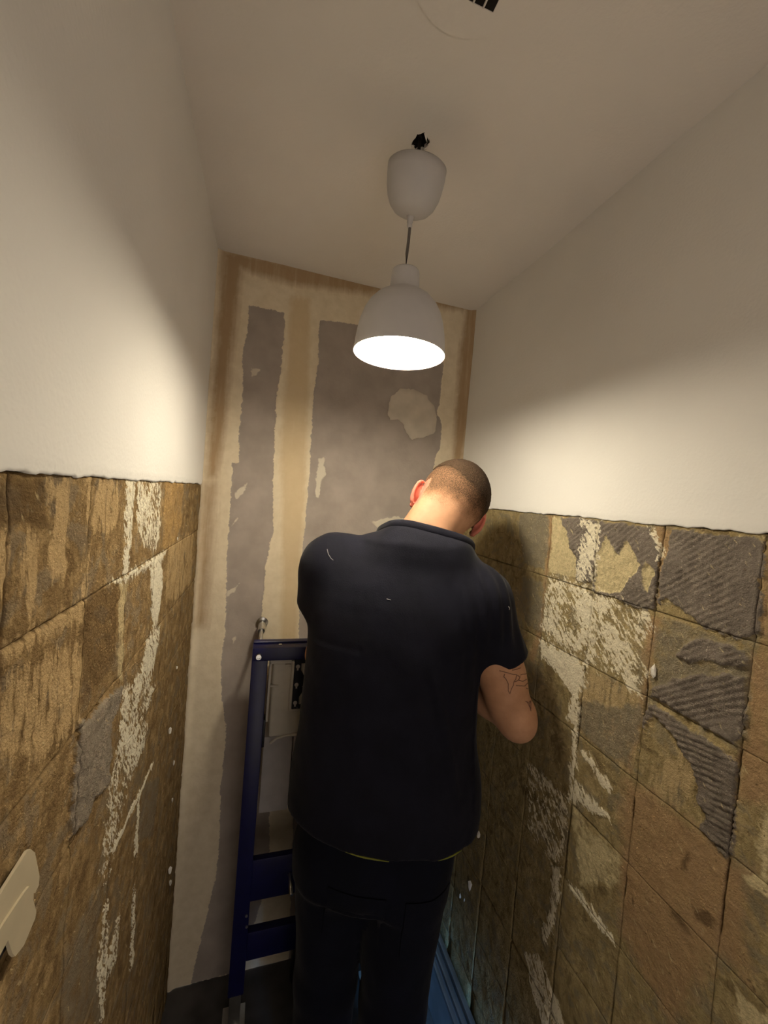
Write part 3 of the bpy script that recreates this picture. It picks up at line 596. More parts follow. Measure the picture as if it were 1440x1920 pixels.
# ------------------------------------------------------------------ toilet installation frame
def toilet_frame():
    Y0, Y1 = 1.200, 1.246
    t = empty('toilet_frame', (0.245, 1.22, 0)); tag(t, 'dark blue steel toilet mounting frame standing before back wall', 'frame')
    def box(name, lo, hi, mat, bev=.003, parent=None, seg=2):
        bm = bmesh.new(); add_box(bm, lo, hi, bev, seg); return bm_obj(name, bm, mat, parent or t, auto=35)
    x0, x1 = -0.005, 0.497
    posts = []
    for xa in (x0, x1 - .046):
        posts.append(box('post', (xa, Y0, .165), (xa + .046, Y1, 1.212), M['blue']))
    top = box('top_bar', (x0, Y0 - .0015, 1.207), (x1, Y1 + .012, 1.247), M['blue'], .004)
    bm = bmesh.new(); add_box(bm, (x0 + .002, Y1 - .01, 1.2465), (x1 - .002, Y1 + .012, 1.252), .0015); bm_obj('bar_lip', bm, M['blue'], top, auto=35)
    for xa in (x0 + .019, x1 - .019):
        bm = bmesh.new(); add_lathe(bm, [(.0095, 0), (.0095, .004), (.0075, .007), (.0055, .007), (.0050, .004), (0.0005, .004)], 24, (xa, Y0 - .0015, 1.222), axis=(0, -1, 0)); bm_obj('screw', bm, M['zinc'], t, auto=35)
    bm = bmesh.new(); add_lathe(bm, [(.005, 0), (.005, .002), (.0005, .0025)], 16, (.075, 1.222, 1.2468)); bm_obj('rivet', bm, M['zinc'], top, auto=35)
    # feet
    for xa in (x0, x1 - .046):
        box('foot_tube', (xa + .006, Y0 + .006, .006), (xa + .040, Y1 - .006, .30), M['zinc'], .002)
        box('foot_plate', (xa - .012, Y0 - .02, .0), (xa + .058, Y1 + .055, .007), M['zinc'], .002)
    # wall anchors
    for xa in (x0 + .021, x1 - .021):
        a = bm_obj('wall_anchor', (lambda b: (add_tube(b, [(xa, Y1 - .002, 1.240), (xa + .004, YB - .004, 1.262)], .0058, 12), b)[1])(bmesh.new()), M['zinc'], t, smooth=True)
        d = Vector((.004, YB - Y1, .022)).normalized()
        bm = bmesh.new(); add_lathe(bm, [(.0105, 0), (.0118, .004), (.0118, .022), (.0100, .026), (.0118, .030), (.0118, .046), (.0095, .05)], 18, Vector((xa, Y1, 1.240)) + d * .085, axis=d); bm_obj('coupling_nut', bm, M['zinc'], a, auto=40)
        bm = bmesh.new(); add_lathe(bm, [(.019, 0), (.019, .003), (.012, .006)], 20, Vector((xa, Y1, 1.240)) + d * .149, axis=-d); bm_obj('washer', bm, M['zinc'], a, auto=40)
    # side clip plates of the cistern fixing
    box('clip_plate', (x0 + .046, Y0 + .012, .935), (x0 + .053, Y1, 1.02), M['black'], .001)
    # cistern
    c = box('cistern', (.058, 1.222, .955), (.434, 1.345, 1.196), M['cistern'], .014, seg=4)
    box('cistern_rim', (.047, 1.214, 1.012), (.054, 1.24, 1.198), M['cistern'], .002, c)
    box('cistern_rim', (.047, 1.214, 1.190), (.445, 1.24, 1.203), M['cistern'], .002, c)
    box('cistern_lug', (.052, 1.2165, 1.118), (.078, 1.232, 1.124), M['cistern'], .0015, c)
    box('cistern_lug', (.094, 1.2165, 1.180), (.110, 1.232, 1.187), M['cistern'], .0015, c)
    # raised service box the flush bracket sits on
    sb = box('service_box', (.112, 1.204, 1.045), (.380, 1.226, 1.202), M['cistern'], .004, c)
    # sloping lower lip of the cistern
    bm = bmesh.new(); pts = [(.066, .940), (.085, .953), (.112, .960), (.38, .960), (.41, .953), (.428, .940)]
    add_tube(bm, [(x, 1.222, z) for x, z in pts], .004, 8); bm_obj('cistern_seam', bm, M['cistern'], c, smooth=True)
    # black flush bracket: ring, two diamond ears, keyhole screws
    bx0, bx1, bz0, bz1, by = .120, .372, 1.056, 1.208, 1.196
    ring = None
    bm = bmesh.new()
    for lo, hi in (((bx0, by, bz0), (bx0 + .020, by + .010, bz1)), ((bx1 - .020, by, bz0), (bx1, by + .010, bz1)), ((bx0 + .018, by + .0002, bz0), (bx1 - .018, by + .0098, bz0 + .011)), ((bx0 + .018, by + .0002, bz1 - .011), (bx1 - .018, by + .0098, bz1))):
        add_box(bm, lo, hi, .001)
    add_prism(bm, [(bx0 + .018, bz1 - .030), (bx0 + .034, bz1 - .055), (bx0 + .043, bz1 - .075), (bx0 + .034, bz1 - .092), (bx0 + .018, bz1 - .118)], lambda x, z: (x, by + .0005, z), (0, .009, 0))
    add_prism(bm, [(bx1 - .018, bz1 - .030), (bx1 - .018, bz1 - .118), (bx1 - .034, bz1 - .092), (bx1 - .043, bz1 - .075), (bx1 - .034, bz1 - .055)], lambda x, z: (x, by + .0005, z), (0, .009, 0))
    ring = bm_obj('flush_bracket', bm, M['black'], t, auto=30)
    for xa in (bx0 + .010, bx1 - .010):
        for z in (bz1 - .020, bz1 - .076, bz1 - .132):
            bm = bmesh.new(); add_lathe(bm, [(.0062, 0), (.0062, .0012), (.0045, .002)], 16, (xa, by, z), axis=(0, -1, 0)); add_box(bm, (xa - .0025, by - .0012, z - .0115), (xa + .0025, by + .0005, z - .004)); bm_obj('keyhole', bm, M['foam'], ring, auto=35)
    bm = bmesh.new(); add_prism(bm, [(bx0 + .028, bz1 - .083), (bx0 + .034, bz1 - .072), (bx0 + .040, bz1 - .075), (bx0 + .034, bz1 - .086)], lambda x, z: (x, by - .0015, z), (0, .002, 0)); bm_obj('clip', bm, M['chip'], ring)
    # grey foam jacket below the cistern, in blocks with grooves between
    for xa, xb, za, zb, yo in ((.048, .136, .700, .945, 0), (.139, .215, .862, .945, .002), (.139, .215, .778, .859, .002), (.139, .215, .700, .775, .002), (.218, .300, .700, .945, .001), (.303, .442, .700, .945, 0)):
        box('foam_block', (xa, 1.246 + yo, za), (xb, 1.345, zb), M['foam'], .003)
    # flush pipe, drain bend and toilet plate
    bm = bmesh.new(); add_tube(bm, [(.245, 1.30, .72), (.245, 1.30, .56), (.245, 1.28, .51), (.245, 1.24, .49), (.245, 1.19, .488)], .024, 18); bm_obj('flush_pipe', bm, M['foam'], t, smooth=True)
    bm = bmesh.new(); add_tube(bm, [(.245, 1.19, .30), (.245, 1.26, .30), (.245, 1.30, .285), (.245, 1.325, .24), (.245, 1.33, .02)], .048, 22); bm_obj('drain_bend', bm, M['black'], t, smooth=True)
    pl = box('toilet_plate', (.040, 1.206, .455), (.452, 1.226, .585), M['blue'], .002)
    for xa in (.155, .335):
        bm = bmesh.new(); add_tube(bm, [(xa, 1.235, .52), (xa, 1.14, .52)], .0058, 12); bm_obj('threaded_stud', bm, M['zinc'], pl, smooth=True)
    box('lower_bar', (.040, 1.208, .262), (.452, 1.232, .352), M['blue'], .002)
    for xa, z in ((.033, .42), (.036, .385)):
        bm = bmesh.new(); add_lathe(bm, [(.004, 0), (.004, .003), (.0005, .0035)], 12, (xa, Y0, z), axis=(0, -1, 0)); bm_obj('screw', bm, M['zinc'], t, auto=35)
toilet_frame()

# ------------------------------------------------------------------ loose cover plate on the left wall
def cover_plate():
    t = empty('cover_plate', (XL, 0.41, 1.31)); tag(t, 'ivory plastic cover plate with notched edge on brown left wall', 'cover plate')
    up = [(.345, 1.352), (.403, 1.357), (.436, 1.3585), (.441, 1.356), (.450, 1.344), (.4615, 1.309), (.461, 1.300), (.455, 1.298), (.449, 1.303), (.440, 1.3195), (.436, 1.3225), (.403, 1.3265), (.345, 1.330)]
    lo = [(.345, 1.3300), (.404, 1.3265), (.430, 1.3235), (.438, 1.3215), (.447, 1.306), (.4475, 1.297), (.454, 1.279), (.4525, 1.2735), (.434, 1.267), (.420, 1.2725), (.415, 1.281), (.407, 1.303), (.380, 1.300), (.345, 1.298)]
    for nm, P, off, th in (('upper_cover', up, .0012, .0028), ('lower_cover', lo, .0030, .0030)):
        bm = bmesh.new(); add_prism(bm, P, lambda y, z: (XL + off, y, z), (th, 0, 0))
        bm_obj(nm, bm, M['plate'], t)
    bm = bmesh.new(); add_box(bm, (XL - .006, .352, 1.285), (XL + .0012, .430, 1.345), .002); bm_obj('back_box', bm, M['black'], t)
cover_plate()

# ------------------------------------------------------------------ ribbed metal channel along the foot of the right wall
def casing():
    t = empty('metal_channel', (0.68, 0.4, 0)); tag(t, 'ribbed galvanised channel along floor beside right wall', 'channel')
    ya, yb = -0.4, 1.39
    bm = bmesh.new(); add_box(bm, (.652, ya, .0), (.711, yb, .150), .003); bm_obj('channel_body', bm, M['casing'], t, auto=35)
    for xa, xb, h in ((.650, .664, .164), (.672, .687, .166), (.695, .712, .172)):
        bm = bmesh.new(); add_box(bm, (xa, ya, .149), (xb, yb, h), .004, 2); bm_obj('channel_rib', bm, M['casing'], t, auto=50)
casing()

# ------------------------------------------------------------------ the man: implicit surfaces turned into meshes
def nrm(v): v = np.asarray(v, float); return v / np.linalg.norm(v)
class Field:
    def __init__(s, lo, hi, h):
        s.lo = np.asarray(lo, float); s.h = h; s.n = np.ceil((np.asarray(hi) - s.lo) / h).astype(int) + 1
        s.F = np.full(s.n, 0.06, np.float32)
    def sub(s, lo, hi, pad):
        a = np.clip(np.floor((np.asarray(lo) - pad - s.lo) / s.h).astype(int), 0, s.n); b = np.clip(np.ceil((np.asarray(hi) + pad - s.lo) / s.h).astype(int) + 1, 0, s.n)
        sl = tuple(slice(i, j) for i, j in zip(a, b))
        ax = [s.lo[i] + s.h * np.arange(a[i], b[i]) for i in range(3)]
        return sl, np.meshgrid(*ax, indexing='ij')
    def put(s, sl, d, k, sub=False):
        A = s.F[sl]
        if sub: s.F[sl] = np.maximum(A, -d); return
        if k <= 0: s.F[sl] = np.minimum(A, d); return
        h = np.clip(0.5 + 0.5 * (A - d) / k, 0, 1)
        s.F[sl] = A * (1 - h) + d * h - k * h * (1 - h)
    def cone(s, a, b, ra, rb, k=0.02, cut=False):
        a, b = np.asarray(a, float), np.asarray(b, float); r = max(ra, rb)
        sl, (X, Y, Z) = s.sub(np.minimum(a, b) - r, np.maximum(a, b) + r, 0.05)
        if X.size == 0: return
        e = b - a; L2 = e @ e; t = ((X - a[0]) * e[0] + (Y - a[1]) * e[1] + (Z - a[2]) * e[2]) / L2; tc = np.clip(t, 0, 1.25 if cut else 1)
        d = np.sqrt((X - a[0] - tc * e[0]) ** 2 + (Y - a[1] - tc * e[1]) ** 2 + (Z - a[2] - tc * e[2]) ** 2) - (ra + (rb - ra) * tc)
        if cut: d = np.maximum(d, (t - 1) * math.sqrt(L2))
        s.put(sl, d, k)
    def chain(s, pts, rs, k=0.02):
        for i in range(len(pts) - 1): s.cone(pts[i], pts[i + 1], rs[i], rs[i + 1], k)
    def ell(s, c, r, axes=None, k=0.02, sub=False):
        c = np.asarray(c, float); A = np.eye(3) if axes is None else np.asarray(axes, float); R = max(r)
        sl, (X, Y, Z) = s.sub(c - R, c + R, 0.05)
        if X.size == 0: return
        q = [((X - c[0]) * a[0] + (Y - c[1]) * a[1] + (Z - c[2]) * a[2]) / r[i] for i, a in enumerate(A)]
        k0 = np.sqrt(q[0] ** 2 + q[1] ** 2 + q[2] ** 2) + 1e-9; k1 = np.sqrt((q[0] / r[0]) ** 2 + (q[1] / r[1]) ** 2 + (q[2] / r[2]) ** 2) + 1e-9
        s.put(sl, k0 * (k0 - 1) / k1, k, sub)
    def loft(s, prof, k=0.02, yaw=0.0):
        P = np.asarray(prof, float); zs = P[:, 0]
        lo = (np.min(P[:, 1] - P[:, 3]), np.min(P[:, 2] - P[:, 3]), zs[0]); hi = (np.max(P[:, 1] + P[:, 3]), np.max(P[:, 2] + P[:, 3]), zs[-1])
        sl, (X, Y, Z) = s.sub(lo, hi, 0.05)
        z1 = Z[0, 0, :]; zz = np.clip(z1, zs[0], zs[-1])
        def cub(c):   # smooth interpolation
            v = np.interp(zz, zs, P[:, c]); w = np.interp(zz - .03, zs, P[:, c]); q = np.interp(zz + .03, zs, P[:, c]); return (v * 2 + w + q) / 4
        cx, cy, a, b = [cub(i)[None, None, :] for i in (1, 2, 3, 4)]
        dx, dy = X - cx, Y - cy; cs, sn = math.cos(yaw), math.sin(yaw)
        ex, ey = np.abs(dx * cs - dy * sn) / a, np.abs(dx * sn + dy * cs) / b; p = 2.35
        d = ((ex ** p + ey ** p) ** (1 / p) - 1) * np.minimum(a, b)
        d = np.maximum(d, np.maximum(zs[0] - Z, Z - zs[-1]))
        s.put(sl, d, k)
    def plane_cut(s, n, c):   # keep n.p < c
        X, Y, Z = np.meshgrid(*[s.lo[i] + s.h * np.arange(s.n[i]) for i in range(3)], indexing='ij')
        s.F = np.maximum(s.F, (n[0] * X + n[1] * Y + n[2] * Z - c).astype(np.float32))
    def mesh(s):
        F = s.F; I = F < 0; n = F.shape
        c = [F[i:n[0] - 1 + i, j:n[1] - 1 + j, k:n[2] - 1 + k] for i in (0, 1) for j in (0, 1) for k in (0, 1)]
        b = [q < 0 for q in c]; cnt = sum(q.astype(np.int8) for q in b); act = (cnt > 0) & (cnt < 8)
        ai = np.argwhere(act); vals = [q[act] for q in c]
        off = [(i, j, k) for i in (0, 1) for j in (0, 1) for k in (0, 1)]
        acc = np.zeros((len(ai), 3)); num = np.zeros(len(ai))
        for p in range(8):
            for q in range(p + 1, 8):
                if sum(abs(np.array(off[p]) - off[q])) != 1: continue
                f0, f1 = vals[p], vals[q]; m = (f0 < 0) != (f1 < 0); t = np.where(m, f0 / np.where(m, f0 - f1, 1), 0)
                pt = np.array(off[p])[None] + t[:, None] * (np.array(off[q]) - np.array(off[p]))[None]
                acc += pt * m[:, None]; num += m
        V = s.lo + s.h * (ai + acc / num[:, None])
        idx = -np.ones(act.shape, np.int64); idx[act] = np.arange(len(ai))
        Q = []
        for ax in range(3):
            o1, o2 = [(1, 2), (2, 0), (0, 1)][ax]
            sl0 = [slice(None)] * 3; sl1 = [slice(None)] * 3; sl0[ax] = slice(0, -1); sl1[ax] = slice(1, None)
            A, B = I[tuple(sl0)], I[tuple(sl1)]; e = np.argwhere(A != B)
            e = e[(e[:, o1] > 0) & (e[:, o2] > 0) & (e[:, o1] < n[o1] - 1) & (e[:, o2] < n[o2] - 1)]
            fl = A[tuple(e.T)]
            def at(d1, d2):
                q = e.copy(); q[:, o1] -= d1; q[:, o2] -= d2; return idx[tuple(q.T)]
            q = np.stack([at(1, 1), at(0, 1), at(0, 0), at(1, 0)], 1)
            Q.append(np.where(fl[:, None], q, q[:, ::-1]))
        Q = np.concatenate(Q); Q = Q[(Q >= 0).all(1)]
        return V, Q
def smooth_verts(V, Q, it=2, lam=0.5):
    E = np.concatenate([Q[:, [0, 1]], Q[:, [1, 2]], Q[:, [2, 3]], Q[:, [3, 0]]]); 
    for _ in range(it):
        S = np.zeros_like(V); C = np.zeros(len(V))
        for k in range(3): S[:, k] = np.bincount(E[:, 0], V[E[:, 1], k], len(V)) + np.bincount(E[:, 1], V[E[:, 0], k], len(V))
        C = np.bincount(E[:, 0], minlength=len(V)) + np.bincount(E[:, 1], minlength=len(V))
        V = V * (1 - lam) + lam * S / np.maximum(C, 1)[:, None]
    return V
def normals(V, Q):
    d = np.cross(V[Q[:, 2]] - V[Q[:, 0]], V[Q[:, 3]] - V[Q[:, 1]]); N = np.zeros_like(V)
    for i in range(4):
        for k in range(3): N[:, k] += np.bincount(Q[:, i], d[:, k], len(V))
    return N / np.maximum(np.linalg.norm(N, axis=1), 1e-9)[:, None]

# skeleton (metres) ------------------------------------------------
TW = 0.385          # the trunk is turned to the right
LSH, RSH = np.array((.186, 1.000, 1.527)), np.array((.500, .838, 1.490))
LEL, REL = np.array((.178, 1.070, 1.275)), np.array((.600, .776, 1.226))
LWR, RWR = np.array((.335, 1.105, 1.290)), np.array((.520, 1.030, 1.270))
NECK = np.array((.383, .912, 1.598))
EAR = np.array((.4545, .945, 1.7015))
HU = nrm((.40, .33, .85)); HR = np.array((.88, -.20, -.42)); HR = nrm(HR - (HR @ HU) * HU); HF = np.cross(HU, HR)
HEAD_AXES = np.stack([HR, HF, HU])
def hp(r, f, u): return EAR + r * HR + f * HF + u * HU

def hand(fd, wrist, d, pn, side):
    """d: pointing direction, pn: palm normal, side: towards the thumb"""
    d, pn = nrm(d), nrm(pn); sd = nrm(np.cross(d, pn)) * side; w = np.asarray(wrist)
    fd.ell(w + d * .055, (.040, .048, .016), (sd, d, pn), 0.012)
    fd.cone(w - d * .01, w + d * .03, .025, .026, .014)
    for o, L, r in ((.030, .068, .0090), (.010, .078, .0094), (-.010, .072, .0090), (-.029, .058, .0080)):
        p0 = w + d * .090 + sd * o; c1, c2, c3 = .35, .85, 1.25
        p1 = p0 + (d * math.cos(c1) + pn * math.sin(c1)) * L * .45; p2 = p1 + (d * math.cos(c2) + pn * math.sin(c2)) * L * .32; p3 = p2 + (d * math.cos(c3) + pn * math.sin(c3)) * L * .25
        fd.chain([w + d * .06 + sd * o * .9, p0, p1, p2, p3], [r, r * 1.05, r, r * .92, r * .8], .004)
    t0 = w + d * .028 + sd * .030; t1 = t0 + sd * .028 + d * .022 + pn * .012; t2 = t1 + d * .030 + sd * .006 + pn * .012; t3 = t2 + d * .024 + pn * .008
    fd.chain([t0, t1, t2, t3], [.0130, .0115, .0100, .0085], .006)

def build_body():
    f = Field((0.06, 0.66, 0.0), (0.72, 1.24, 1.88), 0.0042)
    # hidden trunk and legs (inside the clothes)
    f.loft([(.80, .322, .91, .150, .100), (1.0, .330, .915, .160, .105), (1.2, .333, .92, .155, .105), (1.4, .335, .922, .165, .105), (1.5, .345, .920, .150, .095), (1.585, .37, .912, .085, .065)], .03, TW)
    for hip, kn, an in (((.245, .945, .86), (.238, .955, .48), (.232, .95, .08)), ((.390, .865, .86), (.385, .860, .48), (.380, .855, .08))):
        f.chain([hip, kn, an], [.085, .055, .042], .03); f.cone(an, (an[0] + .03, an[1] + .12, .04), .038, .03, .02)
    # neck, trapezius
    f.cone((.310, .940, 1.560), NECK, .050, .060, .04); f.cone((.440, .880, 1.545), NECK, .048, .058, .04)
    f.cone(NECK, hp(0, -.012, -.030), .064, .059, .03)
    f.cone(NECK + (-.01, -.028, .0), hp(0, -.050, .000), .046, .046, .03)
    f.cone((.326, .890, 1.608), hp(-.045, -.030, -.015), .032, .040, .03)
    # skull, face, jaw
    f.ell(hp(.009, .005, .049), (.0870, .100, .098), HEAD_AXES, .02)
    f.ell(hp(.007, -.030, .031), (.0760, .070, .072), HEAD_AXES, .03)
    f.ell(hp(0, .055, -.030), (.0600, .055, .082), HEAD_AXES, .03)
    f.ell(hp(0, .075, -.085), (.036, .028, .025), HEAD_AXES, .03)
    f.cone(hp(0, .108, .000), hp(0, .122, -.038), .008, .013, .012)
    f.ell(hp(0, .100, -.066), (.024, .012, .010), HEAD_AXES, .008); f.ell(hp(0, .108, -.0655), (.022, .006, .0018), HEAD_AXES, 0, True)
    f.cone(hp(-.04, .098, .022), hp(.04, .098, .022), .010, .010, .012)
    for sx in (-1, 1):
        f.ell(hp(sx * .032, .098, .004), (.014, .012, .009), HEAD_AXES, 0, True); f.ell(hp(sx * .032, .090, .004), (.0115, .0115, .0115), HEAD_AXES, .002)
        # ears: thin cup standing off the head, helix rim, lobe
        out = nrm(HR * sx * .80 - HF * .50 + HU * .06); e0 = hp(sx * .082, .000, .004); up = nrm(HU - HF * .20); ax = np.stack([np.cross(up, out), up, out])
        f.ell(e0 + out * .008, (.0042, .029, .017), ax, .003)
        rim = [e0 + out * (.002 + .023 * math.sin(a) ** .8) + up * (.034 * math.cos(a)) + ax[0] * .003 * (-sx) for a in np.linspace(.1, 2.75, 11)]
        f.chain(rim, [.0040] * 8 + [.0046, .0052, .0050], .003)
        f.ell(e0 + up * -.033 + out * .007, (.0048, .011, .009), ax, .004)
    # arms
    f.chain([LSH, LEL, LWR], [.050, .040, .027], .02); f.chain([LEL + (LWR - LEL) * .05, LEL + (LWR - LEL) * .35], [.040, .042], .02)
    f.chain([RSH, RSH + (REL - RSH) * .55, REL], [.052, .054, .040], .02); f.ell(RSH + (REL - RSH) * .72 + (-.004, -.006, 0), (.048, .048, .075), None, .02)
    f.cone(REL + (.004, -.006, -.012), REL + (.002, -.004, .02), .034, .036, .02)
    f.chain([REL, REL + (RWR - REL) * .3, RWR], [.041, .044, .027], .02)
    hand(f, LWR, (.75, .10, .25), (.25, -.75, -.5), -1)
    hand(f, RWR, (-.55, .42, .25), (-.5, -.55, -.6), 1)
    V, Q = f.mesh(); V = smooth_verts(V, Q, 1, .4)
    me = mesh_fast('person', V, Q)
    # stubble density: head coordinates
    P = (V - EAR) @ HEAD_AXES.T
    line = -.040 - .08 * P[:, 0] - .25 * np.clip(P[:, 1] + .03, 0, 1)      # neck hairline
    front = P[:, 1] < .068 + .3 * np.clip(P[:, 2] - .06, 0, .2)
    nz = (fbm(V[:, 0] * 60, V[:, 1] * 60, V[:, 2] * 60, 9, 3) - .5)
    den = sstep(-.015, .050, P[:, 2] - line + nz * .025) * front * (np.abs(P[:, 0]) < .12) * (P[:, 2] > -.08)
    earish = (np.abs(P[:, 0] - .004) > .080) & (np.abs(P[:, 2]) < .042) & (P[:, 1] > -.045) & (P[:, 1] < .03)
    den = np.where(earish, 0, den); ear = earish.astype(float)
    den = den * np.clip(.70 + .30 * sstep(.02, .10, P[:, 2] + .6 * P[:, 0]), 0, 1)
    at = me.attributes.new('hairiness', 'FLOAT_COLOR', 'POINT'); at.data.foreach_set('color', np.stack([den, ear, ear * 0, ear * 0 + 1], 1).astype(np.float32).ravel())
    n = NT('skin'); h, er, _, _ = n.attr('hairiness')
    c = n.mix(n.rng(n.noise(40, 4), .35, .65), (0.44, 0.230, 0.130), (0.51, 0.275, 0.16))
    c = n.mix(n.math('MULTIPLY', er, .75), c, (0.62, 0.17, 0.13))  # ears reddened: light showing through them is put into the colour
    grain = n.noise(1.0, 3, .6, vec=n.mapped((430, 430, 430)))
    hm = n.rng(n.math('ADD', n.math('MULTIPLY', h, 1.15), n.math('MULTIPLY', n.math('SUBTRACT', grain, .5), .85)), .10, .90)
    c = n.mix(hm, c, (0.042, 0.026, 0.016))
    n.bump(n.noise(420, 3), .15, .0008);
    m = n.done(c, n.rng(hm, 0, 1, .6, 1.0), 0, .3); n.put(n.b.inputs['Specular IOR Level'], n.rng(hm, 0, .6, .3, .02))
    o = link('person', me, m); tag(o, 'man seen from behind in dark navy t-shirt and trousers, head bowed to right', 'person')
    return o, V, Q
person, BV, BQ = build_body()
bvh = BVHTree.FromPolygons(BV.tolist(), BQ.tolist())

def hair():
    f = Field(EAR - .16, EAR + .19, 0.0042)
    f.ell(hp(.009, .006, .051), (.0895, .1020, .1005), HEAD_AXES, .02)
    f.ell(hp(.007, -.030, .033), (.0765, .0710, .0730), HEAD_AXES, .03)
    X, Y, Z = np.meshgrid(*[f.lo[i] + f.h * np.arange(f.n[i]) for i in range(3)], indexing='ij')
    P = np.stack([X - EAR[0], Y - EAR[1], Z - EAR[2]], -1) @ HEAD_AXES.T
    nz = (fbm(X * 45, Y * 45, Z * 45, 3, 3) - .5) * .03
    # keep the crown and the far side: above a tilted line on the back of the head
    cut = (.062 - .45 * P[..., 0]) - P[..., 2] - nz + .25 * np.clip(P[..., 1] + .02, -1, 0)
    cut = np.maximum(cut, P[..., 1] - .085 - .1 * P[..., 2])
    f.F = np.maximum(f.F, cut.astype(np.float32) * .6)
    V, Q = f.mesh(); V = smooth_verts(V, Q, 1, .4)
    N = normals(V, Q); V = V + N * ((vnoise(V[:, 0] * 300, V[:, 1] * 300, V[:, 2] * 300, 6) - .5) * .002)[:, None]
    n = NT('short_hair'); g = n.noise(1.0, 3, .6, vec=n.mapped((420, 420, 420)))
    c = n.mix(n.rng(g, .35, .7), (0.018, 0.011, 0.007), (0.075, 0.046, 0.028)); n.bump(n.noise(500, 2), .9, .003)
    tag(link('hair', mesh_fast('hair', V, Q), n.done(c, .9, 0, .08), person), 'cropped dark brown hair')
hair()

def cloth_mat(name, col, rough=.85):
    n = NT(name); f = n.noise(14, 2); c = n.mix(n.rng(f, .35, .65), tuple(x * .85 for x in col), tuple(x * 1.15 for x in col))
    n.bump(n.noise(420, 2), .35, .0012)
    n.b.inputs['Sheen Weight'].default_value = 0.06; n.b.inputs['Sheen Roughness'].default_value = .4
    return n.done(c, rough, 0, .15)
M['shirt'] = cloth_mat('navy_cotton', (0.0060, 0.0062, 0.0125)); M['trouser'] = cloth_mat('navy_workwear', (0.0025, 0.0032, 0.0095)); M['boot'] = simple('boot_leather', (0.02, 0.017, 0.015), .6)
M['lime'] = simple('lime_piping', (0.20, 0.21, 0.03), .7); M['ink'] = simple('tattoo_ink', (0.17, 0.085, 0.058), .6); M['lint'] = simple('lint', (0.55, .52, .5), .8)

def hem_z(x, y):
    q = (x - .36) / .23
    return .897 - .31 * (y - .9) + np.where(q < 0, .050, .022) * q * q

